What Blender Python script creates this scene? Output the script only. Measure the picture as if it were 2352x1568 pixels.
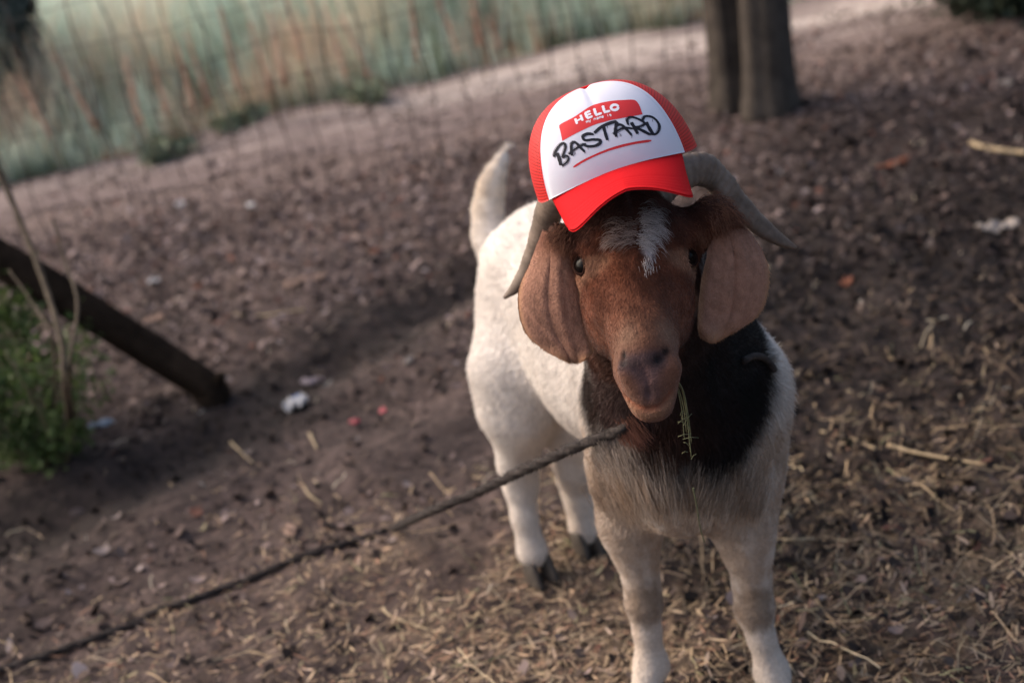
import bpy, math, random
import numpy as np
from mathutils import Matrix, Vector
from mathutils.bvhtree import BVHTree
random.seed(5); RNG = np.random.default_rng(7)
scene = bpy.context.scene
for o in list(bpy.data.objects): bpy.data.objects.remove(o)

# ------------------------------------------------------------------ camera
PITCH, ROLL, CAMH = math.radians(22), math.radians(12), 1.55
FPX = 50 / 36 * 2352.0                       # focal length for a 2352 px wide frame
_fw = np.array([0, math.cos(PITCH), -math.sin(PITCH)]); _up = np.array([0, math.sin(PITCH), math.cos(PITCH)]); _rt = np.array([1.0, 0, 0])
CR = math.cos(ROLL) * _rt - math.sin(ROLL) * _up       # camera right
CU = math.sin(ROLL) * _rt + math.cos(ROLL) * _up       # camera up
CZ = -_fw
CPOS = np.array([0, 0, CAMH])
RC = np.stack([CR, CU, CZ], 1)
cam_d = bpy.data.cameras.new('camera'); cam = bpy.data.objects.new('camera', cam_d)
scene.collection.objects.link(cam); scene.camera = cam
cam_d.lens = 50; cam_d.sensor_width = 36; cam_d.sensor_fit = 'HORIZONTAL'; cam_d.clip_end = 2000; cam_d.clip_start = 0.05
M4 = Matrix.Identity(4)
for i in range(3):
    for j in range(3): M4[i][j] = RC[i, j]
    M4[i][3] = CPOS[i]
cam.matrix_world = M4
cam_d.dof.use_dof = True; cam_d.dof.focus_distance = 1.85; cam_d.dof.aperture_fstop = 2.8

# ------------------------------------------------------------------ light
SUN_EL, SUN_AZ = math.radians(38), math.radians(-66)   # behind the goat, to the left of the view
w = bpy.data.worlds.new('World'); scene.world = w; w.use_nodes = True
nt = w.node_tree; bg = nt.nodes['Background']
sky = nt.nodes.new('ShaderNodeTexSky'); sky.sky_type = 'NISHITA'; sky.sun_disc = False
sky.sun_elevation = SUN_EL; sky.sun_rotation = SUN_AZ; sky.air_density = 1.0; sky.dust_density = 6.0; sky.ozone_density = 0.6
nt.links.new(sky.outputs[0], bg.inputs[0]); bg.inputs[1].default_value = 0.125
sd = bpy.data.lights.new('sun', 'SUN'); sd.energy = 0.9; sd.angle = math.radians(75); sd.color = (1, 0.96, 0.93)
sun = bpy.data.objects.new('sun', sd); scene.collection.objects.link(sun)
sdir = Vector((math.sin(SUN_AZ) * math.cos(SUN_EL), math.cos(SUN_AZ) * math.cos(SUN_EL), math.sin(SUN_EL)))
sun.rotation_euler = sdir.to_track_quat('Z', 'Y').to_euler(); sun.location = (-3, 4, 6)
scene.view_settings.view_transform = 'Standard'; scene.view_settings.look = 'None'
scene.view_settings.exposure = 1.1; scene.view_settings.gamma = 1.0
scene.render.engine = 'CYCLES'
scene.cycles.max_bounces = 5; scene.cycles.diffuse_bounces = 3; scene.cycles.glossy_bounces = 2; scene.cycles.transparent_max_bounces = 6

# ------------------------------------------------------------------ helpers
def P(px, py, d):
    """point seen at (px,py) of the 2352x1568 frame at camera depth d"""
    x = (px - 1176) / FPX * d; y = (784 - py) / FPX * d
    return CPOS + CR * x + CU * y - CZ * d
def ray(px, py):
    return CR * (px - 1176) / FPX + CU * (784 - py) / FPX - CZ
def G(px, py, z=0.0):
    r = ray(px, py); t = (z - CAMH) / r[2]
    return CPOS + r * t

def mesh_obj(name, verts, faces, mat=None, parent=None, smooth=True, cols=None, uvs=None):
    me = bpy.data.meshes.new(name)
    verts = np.asarray(verts, np.float32)
    if isinstance(faces, np.ndarray) and faces.ndim == 2:
        k = faces.shape[1]; n = len(faces)
        me.vertices.add(len(verts)); me.vertices.foreach_set('co', verts.ravel())
        me.loops.add(n * k); me.loops.foreach_set('vertex_index', faces.astype(np.int32).ravel())
        me.polygons.add(n); me.polygons.foreach_set('loop_start', np.arange(0, n * k, k, dtype=np.int32))
        me.update(calc_edges=True)
    else:
        me.from_pydata(verts.tolist(), [], [list(map(int, f)) for f in faces])
    me.validate()
    if smooth: me.polygons.foreach_set('use_smooth', np.ones(len(me.polygons), bool))
    if cols is not None:
        a = me.color_attributes.new('col', 'FLOAT_COLOR', 'POINT')
        c = np.ones((len(verts), 4), np.float32); c[:, :cols.shape[1]] = cols; a.data.foreach_set('color', c.ravel())
    if uvs is not None:
        ul = me.uv_layers.new(name='uv'); li = np.zeros(len(me.loops), np.int32); me.loops.foreach_get('vertex_index', li)
        ul.data.foreach_set('uv', np.asarray(uvs, np.float32)[li].ravel())
    if mat: me.materials.append(mat)
    o = bpy.data.objects.new(name, me); scene.collection.objects.link(o)
    if parent: o.parent = parent
    return o
def tag(o, label=None, cat=None, group=None, kind=None):
    if label: o['label'] = label
    if cat: o['category'] = cat
    if group: o['group'] = group
    if kind: o['kind'] = kind
    return o
def empty(name, loc, label, cat, group=None):
    o = bpy.data.objects.new(name, None); scene.collection.objects.link(o); o.location = loc
    return tag(o, label, cat, group)
def attach(o, parent):
    """parent keeping world geometry (data is written in world space)"""
    o.parent = parent; o.matrix_parent_inverse = Matrix.Translation(parent.location).inverted()
    return o

def material(name, base=(.5, .5, .5), rough=.9, noise=None, bump=None, attr=None, spec=.3, sheen=0, extra=None):
    """noise: (scale, colA, colB, lo, hi); bump: list of (scale, strength, distance)"""
    m = bpy.data.materials.new(name); m.use_nodes = True; t = m.node_tree; N = t.nodes; L = t.links
    b = N['Principled BSDF']; b.inputs['Roughness'].default_value = rough; b.inputs['Specular IOR Level'].default_value = spec
    b.inputs['Base Color'].default_value = (*base, 1)
    if sheen: b.inputs['Sheen Weight'].default_value = sheen
    tc = N.new('ShaderNodeTexCoord'); co = tc.outputs['Object']
    out = None
    if attr:
        a = N.new('ShaderNodeAttribute'); a.attribute_name = attr; out = a.outputs['Color']
    if noise:
        sc, c1, c2, lo, hi = noise
        n = N.new('ShaderNodeTexNoise'); n.inputs['Scale'].default_value = sc; n.inputs['Detail'].default_value = 6; n.inputs['Roughness'].default_value = .65
        L.new(co, n.inputs['Vector'])
        r = N.new('ShaderNodeMapRange'); r.inputs[1].default_value = lo; r.inputs[2].default_value = hi; L.new(n.outputs['Fac'], r.inputs[0])
        mx = N.new('ShaderNodeMix'); mx.data_type = 'RGBA'; L.new(r.outputs[0], mx.inputs[0])
        mx.inputs[6].default_value = (*c1, 1); mx.inputs[7].default_value = (*c2, 1)
        if out is not None:
            mm = N.new('ShaderNodeMix'); mm.data_type = 'RGBA'; mm.blend_type = 'MULTIPLY'; mm.inputs[0].default_value = 1
            L.new(out, mm.inputs[6]); L.new(mx.outputs[2], mm.inputs[7]); out = mm.outputs[2]
        else: out = mx.outputs[2]
    if out is not None: L.new(out, b.inputs['Base Color'])
    prev = None
    for sc, st, di in (bump or []):
        n = N.new('ShaderNodeTexNoise'); n.inputs['Scale'].default_value = sc; n.inputs['Detail'].default_value = 5; n.inputs['Roughness'].default_value = .6
        L.new(co, n.inputs['Vector'])
        bp = N.new('ShaderNodeBump'); bp.inputs['Strength'].default_value = st; bp.inputs['Distance'].default_value = di
        L.new(n.outputs['Fac'], bp.inputs['Height'])
        if prev: L.new(prev, bp.inputs['Normal'])
        prev = bp.outputs[0]
    if prev: L.new(prev, b.inputs['Normal'])
    return m

# numpy gradient noise
_perm = np.random.default_rng(3).permutation(256).astype(np.int64)
def _h(i, j, k=0): return _perm[(_perm[(_perm[i & 255] + j) & 255] + k) & 255]
def noise2(x, y, seed=0):
    x = np.asarray(x, float); y = np.asarray(y, float)
    xi = np.floor(x).astype(np.int64); yi = np.floor(y).astype(np.int64); xf = x - xi; yf = y - yi
    u = xf * xf * xf * (xf * (xf * 6 - 15) + 10); v = yf * yf * yf * (yf * (yf * 6 - 15) + 10)
    def g(i, j, a, b):
        ang = _h(i, j, seed) * (2 * math.pi / 256); return np.cos(ang) * a + np.sin(ang) * b
    n00 = g(xi, yi, xf, yf); n10 = g(xi + 1, yi, xf - 1, yf); n01 = g(xi, yi + 1, xf, yf - 1); n11 = g(xi + 1, yi + 1, xf - 1, yf - 1)
    return ((n00 * (1 - u) + n10 * u) * (1 - v) + (n01 * (1 - u) + n11 * u) * v) * 1.5
def fbm(x, y, oct=4, seed=0, gain=.5):
    s = 0; a = 1
    for i in range(oct): s = s + a * noise2(x * 2 ** i + 17.3 * i, y * 2 ** i - 9.1 * i, seed + i); a *= gain
    return s
def fbm3(p, sc, oct=3, seed=0):
    return (fbm(p[:, 0] * sc + p[:, 2] * sc * .7, p[:, 1] * sc - p[:, 2] * sc * .5, oct, seed) + fbm(p[:, 2] * sc, p[:, 0] * sc + 5, oct, seed + 9)) * .6

def smooth01(a, b, x):
    t = np.clip((x - a) / (b - a), 0, 1); return t * t * (3 - 2 * t)
def catmull(pts, n=12):
    pts = np.asarray(pts, float); q = np.vstack([2 * pts[0] - pts[1], pts, 2 * pts[-1] - pts[-2]]); out = []
    for i in range(1, len(q) - 2):
        p0, p1, p2, p3 = q[i - 1:i + 3]
        for t in np.linspace(0, 1, n, endpoint=False):
            out.append(.5 * ((2 * p1) + (-p0 + p2) * t + (2 * p0 - 5 * p1 + 4 * p2 - p3) * t * t + (-p0 + 3 * p1 - 3 * p2 + p3) * t ** 3))
    out.append(q[-2]); return np.array(out)
def tube(path, rad, sides=10, cap=True, twist=None):
    path = np.asarray(path, float); n = len(path); rad = np.broadcast_to(rad, (n,))
    T = np.gradient(path, axis=0); T /= np.linalg.norm(T, axis=1)[:, None] + 1e-12
    a = np.array([0, 0, 1.0]) if abs(T[0][2]) < .9 else np.array([1.0, 0, 0])
    V = []; u = np.cross(T[0], a); u /= np.linalg.norm(u)
    ang = np.linspace(0, 2 * math.pi, sides, endpoint=False)
    for i in range(n):
        u = u - T[i] * (u @ T[i]); u /= np.linalg.norm(u); v = np.cross(T[i], u)
        r = rad[i]
        rr = r if twist is None else r * twist(i, ang)
        V.append(path[i] + (np.cos(ang)[:, None] * u + np.sin(ang)[:, None] * v) * np.reshape(rr, (-1, 1)))
    V = np.vstack(V); F = []
    for i in range(n - 1):
        for j in range(sides):
            k = (j + 1) % sides; F.append([i * sides + j, i * sides + k, (i + 1) * sides + k, (i + 1) * sides + j])
    if cap:
        V = np.vstack([V, path[0], path[-1]]); a0 = n * sides
        for j in range(sides):
            k = (j + 1) % sides; F.append([a0, k, j]); F.append([a0 + 1, (n - 1) * sides + j, (n - 1) * sides + k])
    return V, F
def grid_faces(nu, nv, off=0):
    i, j = np.meshgrid(np.arange(nu - 1), np.arange(nv - 1), indexing='ij'); a = i * nv + j
    return np.stack([a, a + nv, a + nv + 1, a + 1], -1).reshape(-1, 4) + off
def merge(parts):
    V = []; F = []; o = 0
    for v, f in parts:
        V.append(np.asarray(v)); F += [[int(i) + o for i in q] for q in f]; o += len(v)
    return np.vstack(V), F

#@@ENV
# ------------------------------------------------------------------ ground
TRK = [(-.02, 4.55), (-.14, 4.48), (-.5, 4.12), (-.82, 3.75), (-1.1, 3.42), (-1.5, 3.32)]
def track(x, y):
    d = np.full(np.shape(x), 9.0)
    for a, b in zip(TRK[:-1], TRK[1:]):
        vx, vy = b[0] - a[0], b[1] - a[1]; t = np.clip(((x - a[0]) * vx + (y - a[1]) * vy) / (vx * vx + vy * vy), 0, 1); d = np.minimum(d, np.hypot(x - a[0] - t * vx, y - a[1] - t * vy))
    return d
def gh(x, y):
    """ground height"""
    x = np.asarray(x, float); y = np.asarray(y, float)
    path = smooth01(5.7, 6.3, y + .12 * x * 0)
    amp = 1 - .8 * path
    rough = .5 + .7 * smooth01(-.4, .7, x) * (1 - smooth01(3.8, 5.2, y))
    h = .035 * noise2(x * .8, y * .8, 1) + .028 * fbm(x * 2.3, y * 2.3, 2, 3) * amp
    cl = fbm(x * 11, y * 11, 4, 5, .6)
    h = h + amp * rough * (.011 * cl + .007 * np.abs(fbm(x * 26, y * 26, 2, 8)))
    # trampled trench behind the log foot and around the goat's hind feet
    h = h - .045 * np.exp(-(track(x, y) / .13) ** 2)
    return h
def Gh(px, py, dz=0.0):
    p = G(px, py)
    for _ in range(6):
        z = float(gh(p[0], p[1])) + dz; p = G(px, py, z)
    return p
def axis(a, b, fine, far_lo, far_hi):
    c = list(np.arange(a, b, fine)); s = fine; v = a; lo = []
    while v > far_lo: s *= 1.25; v -= s; lo.append(v)
    s = fine; v = c[-1]; hi = []
    while v < far_hi: s *= 1.25; v += s; hi.append(v)
    return np.array(lo[::-1] + c + hi)
gx = axis(-2.6, 3.0, .014, -300, 300); gy = axis(1.4, 7.3, .014, -60, 600)
X, Y = np.meshgrid(gx, gy, indexing='ij'); Z = gh(X, Y)
gv = np.stack([X, Y, Z], -1).reshape(-1, 3)
def soil_darkness(x, y):
    n1 = fbm(x * 1.1, y * 1.1, 4, 21); n2 = fbm(x * 5, y * 5, 4, 25, .6)
    wd = smooth01(.15, .7, x + .25 * n2 - .1 * (y - 3)) * (1 - smooth01(3.7, 5.4, y + .6 * n1)) * smooth01(2.0, 2.6, y + .3 * n2) * .95
    wd = wd + 1.2 * np.exp(-((track(x, y) + .07 * n2) / .22) ** 2) + .45 * smooth01(.6, 1.6, x) * smooth01(3.5, 4.5, y) * (1 - smooth01(6, 6.6, y))
    return np.clip(wd + .5 * smooth01(.15, .6, n1 + .5 * n2), 0, 1)
def veg_edge(x): return 7.85 - .5 * smooth01(-1.0, -2.2, x) + .10 * fbm(x * 2.0, 5, 4, 43) + .07 * np.sin(x * 2.3)
def ground_colour(x, y):
    base = np.array([.098, .070, .064]); dark = np.array([.030, .022, .021]); tan = np.array([.19, .14, .098]); path = np.array([.185, .140, .130])
    n1 = fbm(x * 1.1, y * 1.1, 4, 21); n2 = fbm(x * 5, y * 5, 4, 25, .6); n3 = fbm(x * 22, y * 22, 3, 29, .7)
    c = base[None] * (1 + .35 * n2[:, None] + .35 * n3[:, None])
    # darker soil: to the right of the goat, and the trench left of it
    wd = soil_darkness(x, y)
    c = c * (1 - wd[:, None]) + dark * wd[:, None] * (1 + .4 * n3[:, None])
    wt = smooth01(-.9, .5, x + .3 * n2) * (1 - smooth01(2.2, 2.9, y + .4 * n1 - .1 * x)) * smooth01(-.3, .5, n2 + n3 * .6)
    c = c * (1 - .75 * wt[:, None]) + tan * .75 * wt[:, None]
    wp = smooth01(5.3, 6.6, y + .25 * n1 + .2 * n2 + .02 * x)
    c = c * (1 - .8 * wp[:, None]) + path * .8 * wp[:, None]
    wg = smooth01(-.05, .35, y - veg_edge(x)); c = c * (1 - wg[:, None]) + np.array([.40, .38, .29]) * wg[:, None]
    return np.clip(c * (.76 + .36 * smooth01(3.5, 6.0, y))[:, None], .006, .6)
ground_mat = material('soil', rough=.95, attr='col', noise=(45, (.62, .6, .58), (1.3, 1.25, 1.2), .35, .68), bump=[(120, .7, .006), (30, .6, .015)], spec=.2)
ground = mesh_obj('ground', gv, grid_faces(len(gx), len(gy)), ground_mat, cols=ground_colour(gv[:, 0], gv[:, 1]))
tag(ground, kind='structure')
# pale trodden path beyond the fence: a sheet of its own with ragged edges
pu = np.arange(-6, 8, .03); pvn = 34
V = []
for x in pu:
    y0 = 6.62 + .16 * fbm(x * 1.7, 0, 4, 41) - .02 * x; y1 = float(veg_edge(x)) + .06
    for t in np.linspace(0, 1, pvn):
        y = y0 + (y1 - y0) * t
        V.append((x, y, float(0)))
V = np.array(V); V[:, 2] = gh(V[:, 0], V[:, 1]) + .005
tt = np.tile(np.linspace(0, 1, pvn), len(pu)); n_ = fbm(V[:, 0] * .8, V[:, 1] * 6, 4, 45)
pk = smooth01(.12, .55, tt + .25 * n_) * (.22 + .78 * smooth01(-1.4, 1.0, V[:, 0] + .5 * n_)); pk = pk * (.6 + .4 * np.cos((tt - .62) * 9 + n_ * 2))
pc = np.array([.175, .132, .122])[None] * (1 - pk[:, None]) + np.array([.46, .385, .345]) * pk[:, None]
pc = pc * (1 + .25 * fbm(V[:, 0] * 3, V[:, 1] * 14, 4, 46)[:, None] + .2 * fbm(V[:, 0] * 14, V[:, 1] * 14, 3, 47)[:, None])
path_mat = material('path_dust', rough=.97, attr='col', bump=[(60, .5, .006)], spec=.1)
tag(mesh_obj('path', V, grid_faces(len(pu), pvn), path_mat, cols=np.clip(pc, .02, .7)), kind='structure')
#@@ENDENV

# ------------------------------------------------------------------ goat body (implicit surface, one continuous mesh)
def nonuni(a, b, f0, f1, fine, coarse):
    L = []; v = a
    while v < b:
        L.append(v); v += fine if f0 - 1e-9 <= v < f1 else coarse
    return np.array(L)
SX = nonuni(-.22, .58, -.05, .26, .0035, .006); SY = nonuni(1.38, 3.02, 1.38, 2.0, .0035, .006); SZ = nonuni(-.03, 1.20, .58, 1.08, .0035, .006)
D = np.full((len(SX), len(SY), len(SZ)), .2, np.float32)
def region(lo, hi):
    return tuple(slice(max(0, int(np.searchsorted(A, l)) - 1), int(np.searchsorted(A, h)) + 1) for A, l, h in zip((SX, SY, SZ), lo, hi))
def pts(r):
    return SX[r[0]][:, None, None].astype(np.float32), SY[r[1]][None, :, None].astype(np.float32), SZ[r[2]][None, None, :].astype(np.float32)
def smin(a, b, k):
    h = np.clip(.5 + .5 * (b - a) / k, 0, 1); return b + (a - b) * h - k * h * (1 - h)
def apply(r, d, k, sub=False):
    if sub: D[r] = -smin(-D[r], d, k)
    else: D[r] = smin(D[r], d, k)
def cap(a, b, ra, rb, k=.03, flat=None, sub=False):
    a = np.asarray(a, float); b = np.asarray(b, float); R_ = max(ra, rb); m = k + .01
    r = region(np.minimum(a, b) - R_ - m, np.maximum(a, b) + R_ + m); x, y, z = pts(r)
    q = [x - a[0], y - a[1], z - a[2]]; v = b - a
    sc = 1.0
    if flat is not None:
        n, f = flat; n = np.asarray(n, float) / np.linalg.norm(n); dn = q[0] * n[0] + q[1] * n[1] + q[2] * n[2]
        g = (1 / f - 1); q = [q[i] + dn * n[i] * g for i in range(3)]; v = v + n * (v @ n) * g; sc = min(1, f)
    t = np.clip((q[0] * v[0] + q[1] * v[1] + q[2] * v[2]) / (v @ v + 1e-12), 0, 1)
    d = np.sqrt((q[0] - t * v[0]) ** 2 + (q[1] - t * v[1]) ** 2 + (q[2] - t * v[2]) ** 2) - (ra + t * (rb - ra))
    apply(r, (d * (.5 + .5 * sc)).astype(np.float32), k, sub)
def ell(c, rad, R=None, k=.03, sub=False):
    c = np.asarray(c, float); rad = np.asarray(rad, float); m = k + .01; mx = rad.max() + m
    r = region(c - mx, c + mx); x, y, z = pts(r); q = [x - c[0], y - c[1], z - c[2]]
    if R is not None: q = [q[0] * R[0, i] + q[1] * R[1, i] + q[2] * R[2, i] for i in range(3)]
    k0 = np.sqrt((q[0] / rad[0]) ** 2 + (q[1] / rad[1]) ** 2 + (q[2] / rad[2]) ** 2)
    k1 = np.sqrt((q[0] / rad[0] ** 2) ** 2 + (q[1] / rad[1] ** 2) ** 2 + (q[2] / rad[2] ** 2) ** 2) + 1e-9
    apply(r, (k0 * (k0 - 1) / k1).astype(np.float32), k, sub)

# head frame: x across, t down the face, d out of the face
_rz = math.radians(4.5); HP = math.radians(31)
HXi = np.array([math.cos(_rz), math.sin(_rz), 0]); _dn = np.array([math.sin(_rz), -math.cos(_rz), 0])
HTi = _dn * math.cos(HP) + np.array([0, 0, 1]) * math.sin(HP)
HX = RC @ HXi; HT = RC @ HTi; HD = np.cross(HT, HX)
HO = P(1460, 566, 1.875)
HR = np.stack([HX, HT, HD], 1)
HS = .885
def H(x, t, d): return HO + HX * x + HT * t * HS + HD * d

# --- trunk
UPW = np.array([0, 0, 1.0])
rump = P(1298, 700, 2.76); mid = P(1420, 800, 2.56); chest = P(1565, 930, 2.31)
bax = (chest - rump); bax[2] = 0; bax /= np.linalg.norm(bax); bside = np.cross(UPW, bax)      # bside: to the goat's left
BR = np.stack([bax, bside, UPW], 1)
ell(rump + UPW * .012, (.20, .146, .180), BR, .05)
ell(mid, (.24, .160, .185), BR, .07)
ell(chest, (.19, .138, .185), BR, .07)
cap(rump + UPW * .10, mid + UPW * .085, .09, .10, .06)
withers = chest + UPW * .13 + bax * (-.08)
cap(mid + UPW * .10, withers, .09, .085, .06)
ell(P(1552, 1092, 2.22), (.08, .076, .10), BR, .06)       # brisket
# hip bones
cap(rump + UPW * .12 + bside * .07, rump + UPW * .1 + bside * .07 - bax * .09, .045, .04, .05)
cap(rump + UPW * .12 - bside * .07, rump + UPW * .1 - bside * .07 - bax * .09, .045, .04, .05)
# neck: deep and thick, rises from the chest to the back of the skull
cap(P(1560, 940, 2.22), P(1490, 640, 2.03), .145, .09, .06)
cap(P(1530, 980, 2.14), H(.0, .02, -.15), .10, .06, .05)
cap(P(1650, 880, 2.22), P(1560, 700, 2.1), .095, .07, .05)
# --- front legs
def leg(pts_, k=.025):
    for (a, ra), (b, rb) in zip(pts_[:-1], pts_[1:]): cap(a, b, ra, rb, k)
def foot(gp, fetlock, r, ang):
    """pastern, split hoof on the ground gp"""
    f = bax * math.cos(ang) + bside * math.sin(ang); s = np.cross(UPW, f)
    top = gp + UPW * .052 - f * .008
    cap(fetlock, top, r, r * .95, .02)
    return f, s
FR = Gh(1500, 1628); FL = Gh(1792, 1640); HRF = Gh(1242, 1325); HLF = Gh(1352, 1262)
leg([(P(1494, 930, 2.30), .090), (P(1466, 1080, 2.31), .068), (P(1450, 1215, 2.34), .052)], .05)
leg([(P(1446, 1190, 2.33), .054), (P(1458, 1260, 2.36), .040), (P(1474, 1335, 2.385), .0300), (P(1480, 1385, 2.395), .0310), (P(1486, 1450, 2.41), .0220), (P(1496, 1525, 2.43), .0255)], .012)
leg([(P(1652, 930, 2.26), .090), (P(1680, 1080, 2.27), .068), (P(1710, 1215, 2.285), .050)], .05)
leg([(P(1706, 1190, 2.275), .054), (P(1716, 1260, 2.30), .040), (P(1727, 1335, 2.33), .0305), (P(1733, 1395, 2.34), .0310), (P(1750, 1465, 2.35), .0220), (P(1773, 1540, 2.37), .0255)], .012)
# --- hind legs
leg([(P(1235, 720, 2.78), .118), (P(1196, 850, 2.74), .088), (P(1192, 940, 2.76), .066), (P(1190, 1060, 2.87), .042)], .05)
leg([(P(1190, 1060, 2.87), .037), (P(1196, 1110, 2.90), .034), (P(1205, 1190, 2.91), .0255), (P(1222, 1265, 2.92), .03)], .02)
leg([(P(1350, 800, 2.86), .12), (P(1345, 950, 2.86), .085), (P(1330, 1060, 2.92), .045), (P(1330, 1100, 2.97), .036), (P(1338, 1160, 2.98), .026), (P(1346, 1215, 2.99), .029)], .04)
FEET = []
for gp, fp, ang in ((FR, P(1495, 1530, 2.43), .1), (FL, P(1770, 1545, 2.37), -.15), (HRF, P(1222, 1265, 2.92), .1), (HLF, P(1346, 1215, 2.99), 0)):
    f, s = foot(gp, fp, .027, ang); FEET.append((gp, f, s))
# --- tail, held upright
tl = [(P(1142, 600, 2.92), .034), (P(1124, 540, 2.95), .032), (P(1120, 480, 2.96), .029), (P(1127, 430, 2.96), .024), (P(1140, 392, 2.96), .0155), (P(1155, 362, 2.96), .006), (P(1161, 350, 2.96), .002)]
for (a, ra), (b, rb) in zip(tl[:-1], tl[1:]): cap(a, b, ra, rb, .02)

# --- head
ell(H(0, -.045, -.060), (.068, .075, .070), HR, .03)
cap(H(0, -.10, -.06), H(0, .0, -.05), .055, .060, .03)
cap(H(0, -.02, -.052), H(0, .07, -.047), .056, .047, .03)
cap(H(0, .05, -.040), H(0, .150, -.036), .046, .040, .03, flat=(HX, .92))
cap(H(0, .13, -.040), H(0, .190, -.050), .038, .031, .025)
for s in (-1, 1):
    ell(H(s * .046, .045, -.085), (.030, .065, .048), HR, .03)     # cheek
    cap(H(s * .045, -.035, -.020), H(s * .062, .002, -.026), .020, .017, .02)    # brow
    cap(H(s * .058, .010, -.035), H(s * .040, .070, -.045), .020, .022, .02)     # cheek bone
    ell(H(s * .025, .193, -.028), (.0165, .019, .017), HR, .012)  # nostril wing
    cap(H(s * .019, .165, -.075), H(s * .013, .205, -.070), .020, .0165, .02)   # lip side
cap(H(-.045, -.045, -.065), P(1290, 545, 1.925), .032, .017, .03)
cap(H(.045, -.045, -.060), P(1640, 505, 1.915), .036, .026, .03)
cap(P(1640, 505, 1.915), P(1680, 520, 1.92), .026, .016, .02)
cap(H(0, .02, -.115), H(0, .16, -.088), .042, .028, .035)   # lower jaw
cap(H(0, .205, -.045), H(0, .226, -.058), .026, .0195, .018)   # upper lip
for s in (-1, 1): cap(H(s * .009, .210, -.052), H(s * .008, .230, -.062), .0205, .0165, .02)
ell(H(0, .200, -.084), (.023, .024, .016), HR, .012)  # chin
def sdf_hit(px, py):
    r_ = ray(px, py); t_ = 1.45
    for _ in range(900):
        q = CPOS + r_ * t_; i = [min(len(A) - 2, max(0, int(np.searchsorted(A, v)) - 1)) for A, v in zip((SX, SY, SZ), q)]
        if D[i[0], i[1], i[2]] < .0005: return q
        t_ += .0012
    return P(px, py, 1.8)
NOSTR = {-1: [sdf_hit(*q) for q in ((1431, 833), (1428, 825), (1432, 814))], 1: [sdf_hit(*q) for q in ((1512, 826), (1526, 818), (1530, 806))]}
LOBE = [sdf_hit(1392, 850), sdf_hit(1425, 925)]; PADC = sdf_hit(1480, 838); MOUTH = [sdf_hit(*q) for q in ((1438, 905), (1458, 929), (1490, 940), (1520, 929), (1540, 900))]; PHIL = [sdf_hit(*q) for q in ((1482, 850), (1487, 872), (1491, 900), (1491, 925))]
# cuts: nostrils, mouth slit, philtrum, eye sockets
for s in (-1, 1):
    a_, b_, c_ = NOSTR[s]; cap(a_, b_, .0046, .0042, .004, sub=True); cap(b_, c_, .0042, .0028, .004, sub=True)
    ell(H(s * .078, .006, -.026), (.016, .019, .016), HR, .007, sub=True)
for a_, b_ in zip(MOUTH[:-1], MOUTH[1:]): cap(a_, b_, .0024, .0024, .005, sub=True)
for a_, b_ in zip(PHIL[:-1], PHIL[1:]): cap(a_, b_, .0007, .0007, .006, sub=True)

# --- surface nets
def surface_nets(D, xs, ys, zs):
    S = D < 0
    nx, ny, nz = D.shape
    c = S[:-1, :-1, :-1].astype(np.int8)
    tot = np.zeros((nx - 1, ny - 1, nz - 1), np.int8)
    for i in (0, 1):
        for j in (0, 1):
            for k in (0, 1): tot += S[i:nx - 1 + i, j:ny - 1 + j, k:nz - 1 + k]
    act = (tot > 0) & (tot < 8); idx = np.full(act.shape, -1, np.int64); I = np.argwhere(act); idx[act] = np.arange(len(I))
    acc = np.zeros((len(I), 3)); cnt = np.zeros(len(I))
    corners = [(i, j, k) for i in (0, 1) for j in (0, 1) for k in (0, 1)]
    for a in corners:
        for ax in range(3):
            if a[ax]: continue
            b = list(a); b[ax] = 1
            da = D[I[:, 0] + a[0], I[:, 1] + a[1], I[:, 2] + a[2]]; db = D[I[:, 0] + b[0], I[:, 1] + b[1], I[:, 2] + b[2]]
            m = (da < 0) != (db < 0); t = np.where(m, da / (da - db + 1e-20), 0)
            p = np.tile(np.array(a, float), (len(I), 1)); p[:, ax] += t
            acc[m] += p[m]; cnt[m] += 1
    acc /= cnt[:, None]
    V = np.empty_like(acc)
    for ax, A in enumerate((xs, ys, zs)):
        i0 = I[:, ax]; V[:, ax] = A[i0] + (A[i0 + 1] - A[i0]) * acc[:, ax]
    F = []
    for ax in range(3):
        u, v = (ax + 1) % 3, (ax + 2) % 3
        sl0 = [slice(1, -1)] * 3; sl0[ax] = slice(0, -1); sl1 = list(sl0); sl1[ax] = slice(1, None)
        a = S[tuple(sl0)]; b = S[tuple(sl1)]; E = np.argwhere(a != b); 
        if not len(E): continue
        flip = b[tuple(E.T)]
        off = np.ones(3, int); off[ax] = 0; E = E + off
        q = []
        for du, dv in ((0, 0), (-1, 0), (-1, -1), (0, -1)):
            c_ = E.copy(); c_[:, u] += du; c_[:, v] += dv; q.append(idx[tuple(c_.T)])
        q = np.stack(q, 1); q[flip] = q[flip][:, ::-1]; F.append(q)
    F = np.vstack(F); F = F[(F >= 0).all(1)]
    return V, F
BV, BF = surface_nets(D, SX, SY, SZ)
def hcoord(p): return (p - HO) @ HR / np.array([1, HS, 1])

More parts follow.
